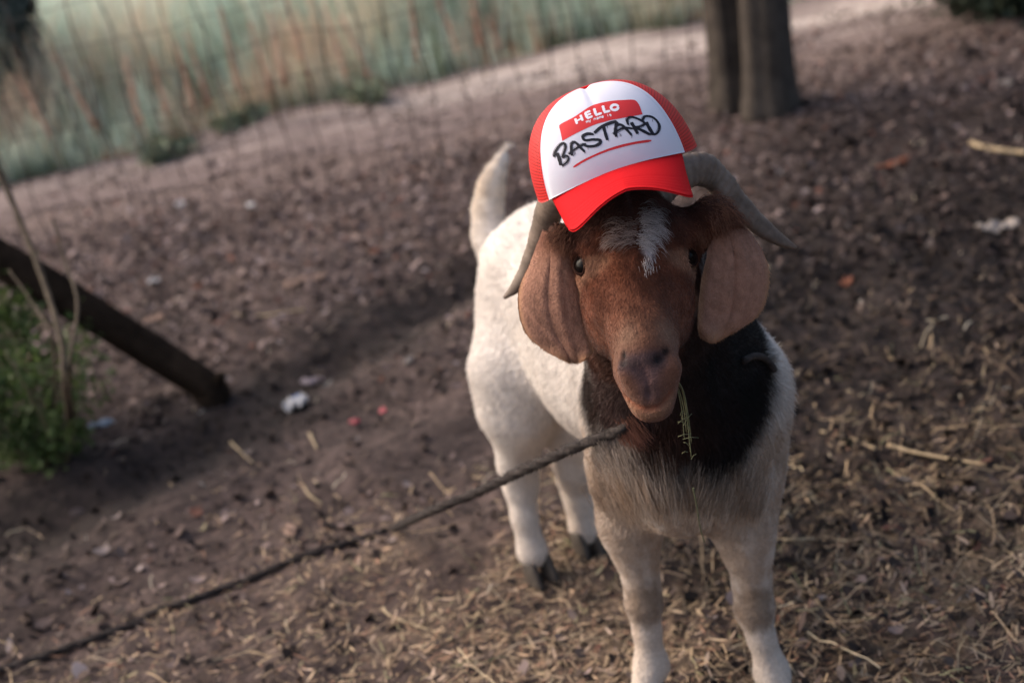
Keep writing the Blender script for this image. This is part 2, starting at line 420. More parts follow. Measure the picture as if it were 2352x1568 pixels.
# ears: thick cupped sheets, joined into the same mesh
def ear(rows, droot, flip):
    rows = np.array(rows, float); nv, nu = 60, 40; vv = np.linspace(0, 1, nv)
    ctl = np.array([0, .12, .25, .4, .55, .7, .85, 1.0])
    def ip(k):
        # smooth interpolation of the row ends
        c = catmull(rows[:, k:k + 2], 10); s = np.concatenate([np.linspace(ctl[i], ctl[i + 1], 10, endpoint=False) for i in range(7)] + [[1.0]])
        return np.stack([np.interp(vv, s, c[:, 0]), np.interp(vv, s, c[:, 1])], 1)
    Lp, Rp = ip(0), ip(2); P3 = np.zeros((nv, nu, 3)); 
    for i, v in enumerate(vv):
        for j, u in enumerate(np.linspace(0, 1, nu)):
            px = Lp[i] * (1 - u) + Rp[i] * u
            uo = u if flip else 1 - u            # 0 at the face side, 1 at the outer edge
            if v > .8: px = px + np.array([0, 1]) * (14 * math.sin(math.pi * u) * smooth01(.8, 1, v))
            d = droot + .012 * v - .010 * (1 - (2 * u - 1) ** 2) * math.sin(math.pi * min(1, v * 1.2 + .15)) + .022 * uo * uo
            fold = .0034 * math.exp(-((u - (.42 + .10 * v)) / .05) ** 2) - .0022 * math.exp(-((u - (.60 + .06 * v)) / .05) ** 2) + .0004 * math.exp(-((u - (.25 + .05 * v)) / .035) ** 2)
            d += fold * smooth01(.0, .3, v) * (1 - .4 * v)
            d += .006 * math.sin(9 * u + 2) * smooth01(.8, 1, v)
            P3[i, j] = P(px[0], px[1], d)
    Nn = np.cross(np.gradient(P3, axis=0), np.gradient(P3, axis=1)); Nn /= np.linalg.norm(Nn, axis=2)[..., None]
    u = np.linspace(0, 1, nu)[None, :]; v = vv[:, None]
    th = .0042 * np.clip(np.minimum(np.minimum(u, 1 - u) * 9, (1 - v) * 12), .12, 1) ** .5 + .008 * np.clip(1 - v / .25, 0, 1)
    A = (P3 + Nn * th[..., None]).reshape(-1, 3); B = (P3 - Nn * th[..., None]).reshape(-1, 3)
    f = grid_faces(nv, nu); n = nv * nu; F = np.vstack([f, f[:, ::-1] + n])
    rim = [i * nu for i in range(nv)] + [(nv - 1) * nu + j for j in range(1, nu)] + [i * nu + nu - 1 for i in range(nv - 2, -1, -1)] + list(range(nu - 2, 0, -1))
    rim = np.array(rim); nx = np.roll(rim, -1); F = np.vstack([F, np.stack([rim, nx, nx + n, rim + n], 1)])
    edge = np.minimum(np.minimum(u, 1 - u) * 1.2, (1 - v)) + 0 * v
    UV = np.stack([np.tile(u, (nv, 1)), np.tile(v, (1, nu)), edge], -1).reshape(-1, 3)
    return np.vstack([A, B]), F, np.vstack([UV, UV])
earL = ear([(1258, 535, 1306, 556), (1238, 570, 1316, 596), (1216, 612, 1326, 640), (1194, 662, 1338, 690), (1192, 712, 1348, 740), (1206, 760, 1358, 778), (1234, 790, 1361, 806), (1276, 812, 1345, 824)], 1.925, False)
earR = ear([(1622, 512, 1672, 508), (1632, 540, 1716, 540), (1627, 580, 1752, 584), (1616, 628, 1765, 628), (1608, 676, 1761, 676), (1604, 718, 1750, 710), (1603, 752, 1724, 738), (1614, 776, 1668, 766)], 1.905, True)
EV0 = len(BV); nL = len(earL[0])
VA = np.vstack([BV, earL[0], earR[0]]); FA = np.vstack([BF, earL[1] + EV0, earR[1] + EV0 + nL])
EUV = np.zeros((len(VA), 3)); EUV[EV0:EV0 + nL] = earL[2]; EUV[EV0 + nL:] = earR[2]
ISEAR = np.zeros(len(VA)); ISEAR[EV0:] = 1

# pigment of the coat (natural markings, with some shade painted in)
WHITE = np.array([.74, .68, .63]); CREAM = np.array([.62, .50, .38]); BROWN = np.array([.098, .031, .016]); DARKB = np.array([.018, .009, .007])
EARC = np.array([.295, .150, .102]); TAN = np.array([.36, .19, .105]); NOSE = np.array([.075, .045, .046]); LIP = np.array([.30, .175, .12])
def pix(p):
    q = (p - CPOS) @ RC; return q[:, 0] / -q[:, 2] * FPX + 1176, 784 - q[:, 1] / -q[:, 2] * FPX
def mixc(c, d, w): return c * (1 - w[:, None]) + d * w[:, None]
def pigment(p, isear, euv):
    h = hcoord(p); x, t, d = h[:, 0], h[:, 1], h[:, 2]
    n = fbm3(p, 9, 3, 60); nf = fbm3(p, 60, 3, 70); ns = fbm3(p * np.array([1, 1, .25]), 40, 3, 75)
    c = np.tile(WHITE, (len(p), 1)) * (1 + .06 * n[:, None] + .06 * ns[:, None])
    # soiled lower legs and belly, stained tail
    low = 1 - smooth01(.02, .50, p[:, 2] + .10 * n)
    c = mixc(c, np.array([.46, .36, .28]), low * .6)
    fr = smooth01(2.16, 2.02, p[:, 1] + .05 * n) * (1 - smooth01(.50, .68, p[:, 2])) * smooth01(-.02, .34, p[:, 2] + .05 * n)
    c = mixc(c, np.array([.41, .31, .24]), np.clip(fr * (.95 + .5 * ns), 0, 1))  # chest and forelegs browned: shade of the front side painted into the coat
    ta = np.exp(-(np.linalg.norm(p - P(1120, 440, 2.96), axis=1) / .09) ** 2); c = mixc(c, CREAM, np.clip(ta, 0, 1) * .8)
    for kp in (P(1480, 1388, 2.37), P(1735, 1400, 2.31)):
        kd = np.linalg.norm(p - kp, axis=1); c = mixc(c, np.array([.17, .11, .07]), smooth01(.055, .025, kd + .014 * nf) * .75)
    # neck: dark collar of colour that ends on the chest
    nc = P(1552, 840, 2.12); q = (p - nc) @ BR
    ne = np.sqrt((q[:, 0] / .21) ** 2 + (q[:, 1] / .150) ** 2 + (q[:, 2] / .150) ** 2) + .10 * n + .05 * ns
    wn = smooth01(1.17, .90, ne); dk = smooth01(-.16, .08, q[:, 1] * 1.3 + .5 * (p[:, 0] - nc[0]))
    neckc = DARKB[None] * (.95 - .6 * dk[:, None]) * (1 + .5 * ns[:, None])  # right side near black: dark brown with shade painted in
    rb = np.exp(-((np.linalg.norm(p - P(1490, 985, 2.08), axis=1)) / .06) ** 2)
    neckc = mixc(neckc, BROWN * .75, np.clip(rb, 0, 1))
    c = mixc(c, neckc, wn)
    c = mixc(c, np.array([.040, .020, .017]) * (1 + .3 * ns[:, None]), smooth01(.075, .050, np.minimum(np.linalg.norm(p - LOBE[0], axis=1), np.linalg.norm(p - LOBE[1], axis=1)) + .012 * ns + .01 * n))
    # head: red brown
    hd = np.sqrt((x / .115) ** 2 + ((t - .06) / .21) ** 2 + ((d + .06) / .115) ** 2) + .06 * nf
    wh = smooth01(1.08, .98, hd)
    rr_ = np.minimum(np.linalg.norm((p - P(1290, 548, 1.93)), axis=1), np.linalg.norm((p - P(1650, 508, 1.925)), axis=1)); wh = np.maximum(wh, smooth01(.078, .066, rr_))
    hc = np.tile(BROWN, (len(p), 1)) * (1 + .35 * nf[:, None] + .22 * ns[:, None])
    hc = hc * (1 + .30 * fbm3(p, 26, 3, 66)[:, None]) + np.array([.05, .012, .003]) * np.clip(fbm3(p, 20, 3, 68), 0, 1)[:, None]
    hc = mixc(hc, np.array([.045, .019, .014]), smooth01(.015, -.045, t + .15 * np.abs(x) + .01 * nf) * .85)  # forehead darkened: shadow of the brim painted into the coat
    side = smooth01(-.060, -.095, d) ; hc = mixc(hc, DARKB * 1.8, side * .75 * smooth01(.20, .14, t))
    hc = mixc(hc, np.array([.150, .070, .044]), smooth01(.05, .18, t + .03 * nf) * .7 * smooth01(-.095, -.06, d))
    def near(path, w):
        dm = np.full(len(p), 9.0)
        for a_, b_ in zip(path[:-1], path[1:]):
            v_ = b_ - a_; t_ = np.clip(((p - a_) @ v_) / (v_ @ v_), 0, 1); dm = np.minimum(dm, np.linalg.norm(p - a_ - t_[:, None] * v_, axis=1))
        return np.exp(-(dm / w) ** 2)
    hc = mixc(hc, np.array([.20, .118, .080]), np.clip(np.exp(-(((t - .150) / .022) ** 2 + ((np.abs(x) - .026) / .016) ** 2)), 0, 1) * .7)
    padm = np.clip(near([NOSTR[-1][0], PADC, NOSTR[1][0]], .013) * 1.2 + near([PADC, PHIL[1], PHIL[2]], .017) * .9, 0, 1) * smooth01(-.075, -.05, d + .2 * (t - .2))
    hc = mixc(hc, NOSE * (1 + .35 * nf[:, None]), padm * .9); hc = mixc(hc, NOSE * .42, np.clip(near([NOSTR[-1][0], PADC, NOSTR[1][0]], .0085), 0, 1) * .8)
    hc = mixc(hc, np.array([.15, .075, .065]), np.clip(near([PHIL[0] - HT * .002, PHIL[1]], .007), 0, 1) * .55)
    for s__ in (-1, 1): hc = mixc(hc, np.array([.010, .007, .007]), np.clip(near(NOSTR[s__], .0052) * 1.3, 0, 1))
    below = [m_ - HD * .004 + HT * .008 for m_ in MOUTH]
    hc = mixc(hc, np.array([.24, .125, .075]), np.clip(near(below, .010), 0, 1) * .85)
    hc = mixc(hc, np.array([.19, .062, .035]), np.clip(near(MOUTH, .0042), 0, 1) * .9)
    ey = np.sqrt(((np.abs(x) - .068) / .030) ** 2 + ((t - .022) / .016) ** 2); hc = mixc(hc, np.array([.33, .18, .11]), smooth01(1.4, .5, ey) * .45)
    sp = np.exp(-(((x - .013 + .006 * nf) / .008) ** 2 + ((t - .022) / .014) ** 2)) + 0 * t; hc = mixc(hc, np.array([.62, .56, .56]), np.clip(sp * 1.3 - .15, 0, 1) * .85)
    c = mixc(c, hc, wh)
    hn = np.linalg.norm(p - H(0, -.02, -.10), axis=1); c = mixc(c, np.where((x > .03)[:, None], DARKB[None] * 1.6, BROWN[None] * .5) * (1 + .3 * ns[:, None]), smooth01(.165, .14, hn) * (1 - np.clip(wh, 0, 1)))
    # ears
    e = isear > .5
    ec = np.tile(EARC, (len(p), 1)) * (1 + .25 * nf[:, None] + .15 * n[:, None])
    ec = mixc(ec, TAN, smooth01(.13, .0, euv[:, 2]) * .85 * smooth01(.2, .4, euv[:, 1])); ec = mixc(ec, TAN * .9, smooth01(.75, 1, euv[:, 1]) * .4)
    u = euv[:, 0]; v = euv[:, 1]
    ec = mixc(ec, BROWN * .8, np.clip(np.exp(-((u - (.46 + .1 * v)) / .035) ** 2) + .6 * np.exp(-((u - (.28 + .05 * v)) / .02) ** 2), 0, 1) * smooth01(.1, .3, v) * (1 - smooth01(.75, .95, v)) * .25)  # dark stripes: shade of the folds painted into the ear colour
    ec = mixc(ec, BROWN, smooth01(.25, .05, v) * .8)
    c = np.where(e[:, None], ec, c)
    return np.clip(c, .004, .9)
# light displacement so the coat is not a perfect surface
me_n = np.zeros_like(VA)
fc = VA[FA]; fn = np.cross(fc[:, 2] - fc[:, 0], fc[:, 3] - fc[:, 1])
for k in range(4): np.add.at(me_n, FA[:, k], fn)
me_n /= np.linalg.norm(me_n, axis=1)[:, None] + 1e-12
hv = hcoord(VA); near_head = np.exp(-(np.linalg.norm(hv - np.array([0, .08, -.05]), axis=1) / .17) ** 4)
disp = (.0022 * fbm3(VA * np.array([1, 1, .5]), 14, 3, 80) + .0008 * fbm3(VA * np.array([1, 1, .3]), 45, 2, 85)) * (1 - ISEAR) * (1 - .85 * near_head)
disp += (.0012 * fbm3(VA, 40, 3, 90)) * near_head
VA = VA + me_n * disp[:, None]
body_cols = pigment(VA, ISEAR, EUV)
coat = material('goat_coat', rough=.85, attr='col', noise=(160, (.82, .80, .78), (1.12, 1.12, 1.12), .3, .7), bump=[(260, .6, .004), (90, .3, .004)], spec=.08, sheen=.1)
goat = empty('goat', (float((FR[0] + FL[0] + HRF[0] + HLF[0]) / 4), float((FR[1] + HRF[1]) / 2), 0), 'white goat with a red brown head, long brown ears and upright tail, wearing a cap', 'goat')
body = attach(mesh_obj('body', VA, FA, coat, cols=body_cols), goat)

# hooves: two dark claws per foot
hoof_mat = material('hoof_horn', rough=.55, noise=(60, (.03, .024, .02), (.09, .07, .055), .3, .7), bump=[(120, .3, .002)])
for gp, f, s in FEET:
    parts = []
    for sd_ in (-1, 1):
        c0 = gp + s * .0175 * sd_; z0 = float(gh(c0[0], c0[1]))
        rings = []
        prof = [(0.0, 1.05), (.012, 1.0), (.03, .9), (.048, .82), (.058, .6)]
        A = np.linspace(0, 2 * math.pi, 16, endpoint=False)
        for zz, sc in prof:
            rx = .031 * sc; ry = .0165 * sc; cx = .010 - zz * .32
            rings.append([c0 * np.array([1, 1, 0]) + f * (cx + rx * math.cos(a) * (1.15 if math.cos(a) > 0 else .8)) + s * (ry * math.sin(a) * (1 - .45 * max(0, math.cos(a)) ** 2)) + UPW * (z0 - .004 + zz) for a in A])
        Vh = np.array(rings).reshape(-1, 3); Fh = []
        for i in range(len(prof) - 1):
            for j in range(16): Fh.append([i * 16 + j, i * 16 + (j + 1) % 16, (i + 1) * 16 + (j + 1) % 16, (i + 1) * 16 + j])
        Fh.append(list(range(15, -1, -1))); Fh.append([4 * 16 + j for j in range(16)])
        parts.append((Vh, Fh))
    v, f_ = merge(parts); attach(mesh_obj('hoof', v, f_, hoof_mat), goat)

# eyes
eye_mat = material('eye', base=(.004, .003, .003), rough=.10, spec=.07)
def uvsphere(c, r, n=24, m=16):
    V = [c + r * UPW]; 
    for i in range(1, m):
        for j in range(n):
            a, b = math.pi * i / m, 2 * math.pi * j / n; V.append(c + r * np.array([math.sin(a) * math.cos(b), math.sin(a) * math.sin(b), math.cos(a)]))
    V.append(c - r * UPW); F = [[0, 1 + j, 1 + (j + 1) % n] for j in range(n)]
    for i in range(m - 2):
        for j in range(n): a = 1 + i * n; F.append([a + j, a + n + j, a + n + (j + 1) % n, a + (j + 1) % n])
    l = 1 + (m - 2) * n; F += [[l + j, len(V) - 1, l + (j + 1) % n] for j in range(n)]
    return np.array(V), F
lid_mat = material('eyelid_skin', rough=.95, spec=.02, noise=(200, (.010, .005, .004), (.028, .013, .010), .3, .7))
for s in (-1, 1):
    ec = H(s * .0635, .006, -.029); v, f_ = uvsphere(ec, .0175)
    eo = attach(mesh_obj('eye', v, f_, eye_mat), goat)
    # eyelid ring hugging the ball
    ax = HX * s * .80 + HD * .58 - HT * .05; ax /= np.linalg.norm(ax); u = np.cross(ax, HT); u /= np.linalg.norm(u); w_ = np.cross(ax, u)
    ring = []
    for a in np.linspace(0, 2 * math.pi, 33):
        e1, e2 = .0160 * math.cos(a), .0118 * math.sin(a)
        hgt = math.sqrt(max(1e-6, .0185 ** 2 - e1 * e1 - e2 * e2)); ring.append(ec + w_ * e1 + u * e2 + ax * hgt)
    v, f_ = tube(ring, .0021, 8, False); attach(mesh_obj('eyelid', v, f_, lid_mat), goat)

# horns
horn_mat = material('horn', rough=.62, noise=(38, (.085, .060, .046), (.21, .155, .122), .32, .7), bump=[(90, .4, .003)], spec=.35)
def horn(ctrl, flatk=.8):
    c = catmull([list(P(a, b, d)) + [r] for a, b, d, r in ctrl], 16); n = len(c); ln = np.concatenate([[0], np.cumsum(np.linalg.norm(np.diff(c[:, :3], axis=0), axis=1))])
    ridge = 1 + .035 * np.sin(ln * 2 * math.pi / .011 + 1.5 * np.sin(ln * 60)) * (1 - ln / ln[-1]) ** .5 + .03 * np.sin(ln * 2 * math.pi / .045)
    return tube(c[:, :3], np.maximum(c[:, 3], .001) * ridge, 28, True, lambda i, a: 1 - .16 * np.cos(2 * a) - .04 * np.cos(3 * a + .5))
v, f_ = horn([(1500, 450, 1.95, .021), (1540, 412, 1.965, .0215), (1586, 391, 1.98, .0208), (1618, 392, 1.995, .0198), (1652, 420, 2.01, .0178), (1692, 468, 2.03, .0155), (1740, 515, 2.05, .0128), (1787, 549, 2.065, .0085), (1829, 569, 2.08, .0018)])
attach(mesh_obj('horn', v, f_, horn_mat), goat)
v, f_ = horn([(1330, 440, 1.97, .021), (1278, 448, 2.0, .0205), (1255, 500, 2.05, .0180), (1236, 560, 2.09, .0155), (1214, 615, 2.12, .0128), (1188, 656, 2.14, .0088), (1158, 684, 2.155, .0025)])
attach(mesh_obj('horn', v, f_, horn_mat), goat)

# ------------------------------------------------------------------ fur (strands rooted on the coat)
me = body.data
tri_a = FA[:, [0, 1, 2]]; tri_b = FA[:, [0, 2, 3]]; TR = np.vstack([tri_a, tri_b])
tv = VA[TR]; tn = np.cross(tv[:, 1] - tv[:, 0], tv[:, 2] - tv[:, 0]); area = np.linalg.norm(tn, axis=1) * .5; tn = tn / (2 * area[:, None] + 1e-15)
cen = tv.mean(1); view = CPOS - cen; vis = (tn * view).sum(1) > -.35 * np.linalg.norm(view, axis=1)      # all but the far side gets full density
hh = hcoord(cen); headw = (np.abs(hh[:, 0]) < .10) & (hh[:, 1] > -.13) & (hh[:, 1] < .27) & (hh[:, 2] > -.17)
isE = ISEAR[TR[:, 0]] > .5
dens = np.where(headw, 3.6, 1.0) * np.where(isE, 2.4, 1.0) * np.where(vis, 1, .35)
pr = area * dens; pr /= pr.sum(); NF = 290000
pick = RNG.choice(len(TR), NF, p=pr); r1 = np.sqrt(RNG.random(NF)); r2 = RNG.random(NF)
w0, w1, w2 = 1 - r1, r1 * (1 - r2), r1 * r2
root = VA[TR[pick, 0]] * w0[:, None] + VA[TR[pick, 1]] * w1[:, None] + VA[TR[pick, 2]] * w2[:, None]
nrm = tn[pick]; rear = isE[pick]; reuv = EUV[TR[pick, 0]]
hh = hcoord(root); hx, ht, hd_ = hh.T
inhead = (np.abs(hx) < .10) & (ht > -.13) & (ht < .27) & (hd_ > -.16) & ~rear
# coat flow: backwards along the trunk and down; up the tail; down the face from the brow
flow = -bax[None] * .55 + np.array([0, 0, -1.0])[None] * .8
flow = np.repeat(flow, NF, 0)
top = smooth01(.62, .74, root[:, 2]); flow += -bax * top[:, None] * 1.2
istail = np.linalg.norm(root[:, :2] - P(1130, 450, 2.95)[:2], axis=1) < .12
istail &= (root[:, 2] > .80)
flow[istail] = CU + CR * .30
flow[inhead] = (HT[None] * .9 - HT[None] * 1.8 * smooth01(.10, -.02, ht[inhead])[:, None] * 0 + HX[None] * (np.sign(hx[inhead]) * .35)[:, None])
up_ = inhead & (ht < -.0) ; flow[up_] = HT * .8 + HX * np.sign(hx[up_])[:, None] * .5
flow[rear] = HT * 1.0 + HX * .05
wv = fbm3(root, 12, 2, 100)[:, None]; sidev = np.cross(nrm, flow); flow = flow + sidev * wv * .55
flow = flow - nrm * (flow * nrm).sum(1)[:, None]; flow /= np.linalg.norm(flow, axis=1)[:, None] + 1e-9
leng = np.full(NF, .013); leng[root[:, 2] < .38] = .0065; leng[istail] = np.where(root[istail, 2] > .98, .020, .030); leng[inhead] = .006; leng[rear] = .0045
ch = (~inhead) & (~rear) & (root[:, 1] < 2.2) & (root[:, 2] > .36) & (root[:, 2] < .66); leng[ch] = .010 + .012 * smooth01(.42, .56, root[ch, 2])
muz = inhead & (ht > .15); leng[muz] = .0042
fore = inhead & (ht < .0); leng[fore] = .010
leng *= RNG.uniform(.6, 1.25, NF)
lift = np.where(inhead | rear, .28, .30) + RNG.normal(0, .07, NF); lift[istail] = .45
lift[muz] = .2
jit = RNG.normal(0, .12, (NF, 3))
cl = fbm3(root, 70, 1, 110)[:, None] * .25
d0 = flow + nrm * lift[:, None] * 1.2 + jit + sidev * cl; d0 /= np.linalg.norm(d0, axis=1)[:, None]
d1 = flow + nrm * lift[:, None] * .1 + jit * 1.6 + sidev * cl * 1.5; d1 /= np.linalg.norm(d1, axis=1)[:, None]
p0 = root - nrm * .0008; p1 = p0 + d0 * leng[:, None] * .45; p2 = p1 + d1 * leng[:, None] * .55
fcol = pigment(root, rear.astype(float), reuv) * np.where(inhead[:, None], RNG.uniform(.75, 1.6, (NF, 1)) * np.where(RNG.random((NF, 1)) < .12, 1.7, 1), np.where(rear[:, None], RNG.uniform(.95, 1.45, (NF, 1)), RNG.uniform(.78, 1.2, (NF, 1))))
def fur_obj(name, P_, rads, cols, mat, parent):
    n, k, _ = P_.shape; hc = bpy.data.hair_curves.new(name); hc.add_curves([k] * n)
    hc.attributes['position'].data.foreach_set('vector', P_.astype(np.float32).ravel()) if 'position' in hc.attributes else hc.points.foreach_set('position', P_.astype(np.float32).ravel())
    ra = hc.attributes.get('radius') or hc.attributes.new('radius', 'FLOAT', 'POINT'); ra.data.foreach_set('value', rads.astype(np.float32).ravel())
    ca = hc.attributes.new('col', 'FLOAT_COLOR', 'CURVE'); c4 = np.ones((n, 4), np.float32); c4[:, :3] = cols; ca.data.foreach_set('color', c4.ravel())
    hc.materials.append(mat); o = bpy.data.objects.new(name, hc); scene.collection.objects.link(o)
    return attach(o, parent)
fur_mat = material('fur', rough=.75, attr='col', spec=.2)
rb_ = np.where(inhead | rear, .00026, .00045)
rads = np.stack([rb_, rb_ * .8, rb_ * .15], 1)
fur_obj('fur', np.stack([p0, p1, p2], 1), rads, np.clip(fcol, .004, .9), fur_mat, goat)
#@@FACEHAIR
def locks(name, starts, dirs, lens, curl, col, per=40, spread=.006, rad=.00035, k=8, jc=.15):
    out = []; cc = []
    for s0, dr, ln, cu in zip(starts, dirs, lens, curl):
        dr = np.asarray(dr, float); dr /= np.linalg.norm(dr)
        for _ in range(per):
            q = s0 + RNG.normal(0, spread, 3); d = dr + RNG.normal(0, .12, 3); L_ = ln * RNG.uniform(.6, 1.15); pts_ = [q]
            for i in range(k - 1):
                d = d + np.asarray(cu) * (1.0 / (k - 1)); d /= np.linalg.norm(d); pts_.append(pts_[-1] + d * L_ / (k - 1))
            out.append(pts_); cc.append(np.asarray(col) * RNG.uniform(1 - jc * 2, 1 + jc))
    out = np.array(out); cc = np.array(cc); r = np.linspace(1, .25, k)[None] * rad * np.ones((len(out), 1))
    return out, r, cc
#@@ENDFACE

# ------------------------------------------------------------------ cap
bvh = BVHTree.FromPolygons(VA.tolist(), FA.tolist())
def on_body(px, py, off=0.0):
    r = ray(px, py); h = bvh.ray_cast(Vector(CPOS), Vector(r))
    if h[0] is None: return P(px, py, 2.1), -r
    n_ = np.array(h[1]); n_ = n_ if n_ @ r < 0 else -n_
    return np.array(h[0]) + n_ * off, n_
def idir(dx, dy, n_, lift=.25): return CR * dx - CU * dy + n_ * lift
S_, D_, L_, K_ = [], [], [], []
for k in range(34):                                           # left plume lying outward from the parting
    t_ = RNG.random(); px, py = 1462 - 58 * RNG.random() ** 1.6 + RNG.normal(0, 3), 512 + 56 * t_ + RNG.normal(0, 6); q, n_ = on_body(px, py)
    S_.append(q); D_.append(idir(-.8, -.35 - .3 * (1 - t_), n_, .16)); L_.append(RNG.uniform(.012, .030)); K_.append(-CU * 1.5 - n_ * .35)
nl_ = len(S_)
for k in range(95):                                           # right, brighter plume curling over
    t_ = RNG.random() ** .8; px, py = 1470 + 34 * RNG.random() ** 1.5 + RNG.normal(0, 3), 478 + 92 * t_ + RNG.normal(0, 4); q, n_ = on_body(px, py)
    S_.append(q); D_.append(idir(.55, -.75 + .35 * t_, n_, .22)); L_.append(RNG.uniform(.012, .026)); K_.append(CR * .7 - CU * 2.2 - n_ * .6)
for k in range(16):
    q, n_ = on_body(1490 + RNG.normal(0, 6), 608 + RNG.normal(0, 9)); S_.append(q); D_.append(idir(.1, .8, n_, .3)); L_.append(.008); K_.append(-n_ * .5)
a_, r_, c_ = locks('x', S_, D_, L_, K_, (.60, .53, .51), per=11, spread=.0034, rad=.00022, jc=.25)
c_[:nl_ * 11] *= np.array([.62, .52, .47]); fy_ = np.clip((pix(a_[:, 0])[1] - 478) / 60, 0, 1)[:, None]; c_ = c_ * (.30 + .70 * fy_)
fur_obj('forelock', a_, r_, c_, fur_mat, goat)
S_, D_, L_, K_ = [], [], [], []
for k in range(150):                                          # long coarse hair of the chest, swept down towards its middle
    px, py = RNG.uniform(1365, 1560), RNG.uniform(1005, 1150); q, n_ = on_body(px, py)
    S_.append(q); D_.append(idir(.50 - (px - 1365) / 450, .9, n_, .12)); L_.append(RNG.uniform(.018, .05)); K_.append(-n_ * .45 - UPW * .2)
for k in range(110):
    px, py = RNG.uniform(1600, 1760), RNG.uniform(1050, 1160); q, n_ = on_body(px, py)
    S_.append(q); D_.append(idir(-.25, .9, n_, .12)); L_.append(RNG.uniform(.018, .042)); K_.append(-n_ * .25 - UPW * .2)
a_, r_, c_ = locks('x', S_, D_, L_, K_, (.42, .32, .24), per=34, spread=.008, rad=.00036)
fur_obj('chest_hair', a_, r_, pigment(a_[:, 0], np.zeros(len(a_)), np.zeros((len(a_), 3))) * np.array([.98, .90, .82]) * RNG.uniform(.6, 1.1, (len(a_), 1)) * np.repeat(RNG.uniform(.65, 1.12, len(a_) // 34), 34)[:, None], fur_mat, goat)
S_, D_, L_, K_ = [], [], [], []
for px, py, dx, dy in ((1300, 520, -.2, .3), (1290, 535, -.5, .5), (1282, 545, -.6, .5), (1650, 470, .5, .2), (1668, 482, .7, .3), (1684, 494, .8, .5), (1700, 505, .8, .7), (1645, 500, .4, .8), (1660, 520, .4, .8), (1300, 560, -.1, .9), (1612, 545, .2, .9), (1625, 460, .4, -.1)):
    for k in range(6):
        q, n_ = on_body(px + RNG.normal(0, 7), py + RNG.normal(0, 7)); S_.append(q); D_.append(idir(dx, dy, n_, .22)); L_.append(RNG.uniform(.007, .016)); K_.append(-UPW * .6 - n_ * .5)
a_, r_, c_ = locks('x', S_, D_, L_, K_, (.17, .072, .042), per=26, spread=.006, rad=.00025)
fur_obj('ear_tuft', a_, r_, c_, fur_mat, goat)
S_ = [on_body(1447 + RNG.normal(0, 10), 985 + RNG.normal(0, 12))[0] for _ in range(60)]
a_, r_, c_ = locks('x', S_, [CR * .5 - CU * .9 for _ in S_], RNG.uniform(.02, .035, 60), [CR * .4 for _ in S_], (.21, .085, .055), per=20, spread=.004, rad=.0003)
fur_obj('throat_hair', a_, r_, c_, fur_mat, goat)

# ------------------------------------------------------------------ cap
#@@CAP
CA, CB, CH, CN = .106, .107, .1215, 2.5
def _R(rx, ry, rz):
    cx, sx, cy, sy, cz, sz = math.cos(rx), math.sin(rx), math.cos(ry), math.sin(ry), math.cos(rz), math.sin(rz)
    return np.array([[cz, -sz, 0], [sz, cz, 0], [0, 0, 1]]) @ np.array([[cy, 0, sy], [0, 1, 0], [-sy, 0, cy]]) @ np.array([[1, 0, 0], [0, cx, -sx], [0, sx, cx]])
CM = RC @ _R(.2286, -.0466, .3333) @ np.array([[-1, 0, 0], [0, 0, 1], [0, 1, 0]])
CT = CPOS + RC @ np.array([.1340, .2230, -1.8943])
cap_e = empty('cap', tuple(CT), 'red and white trucker cap with HELLO lettering, worn by the goat', 'cap')
def C(p): return CT + np.asarray(p) @ CM.T
def crown(al, th, off=0.0):
    d = np.stack([np.sin(al) * np.cos(th), np.cos(al), np.sin(al) * np.sin(th)], -1)
    d = d / ((np.abs(d) ** CN).sum(-1) ** (1 / CN))[..., None]
    p = d * np.array([CA, CB, CH]); g = np.sign(p) * np.abs(p / np.array([CA, CB, CH])) ** (CN - 1) / np.array([CA, CB, CH]); g /= np.linalg.norm(g, axis=-1)[..., None]
    return p, g
AM = math.radians(52)
def basez(x, y):
    """lower edge of the crown: arched over the brim"""
    return np.where(y > 0, .020 * np.clip(1 - (x / CA) ** 2, 0, 1) * smooth01(0, .08, y), 0)
def lift_base(p):
    z = p[..., 2]; f = np.clip(1 - z / .06, 0, 1); p = p.copy(); p[..., 2] = z + basez(p[..., 0], p[..., 1]) * f ** 1.5; return p
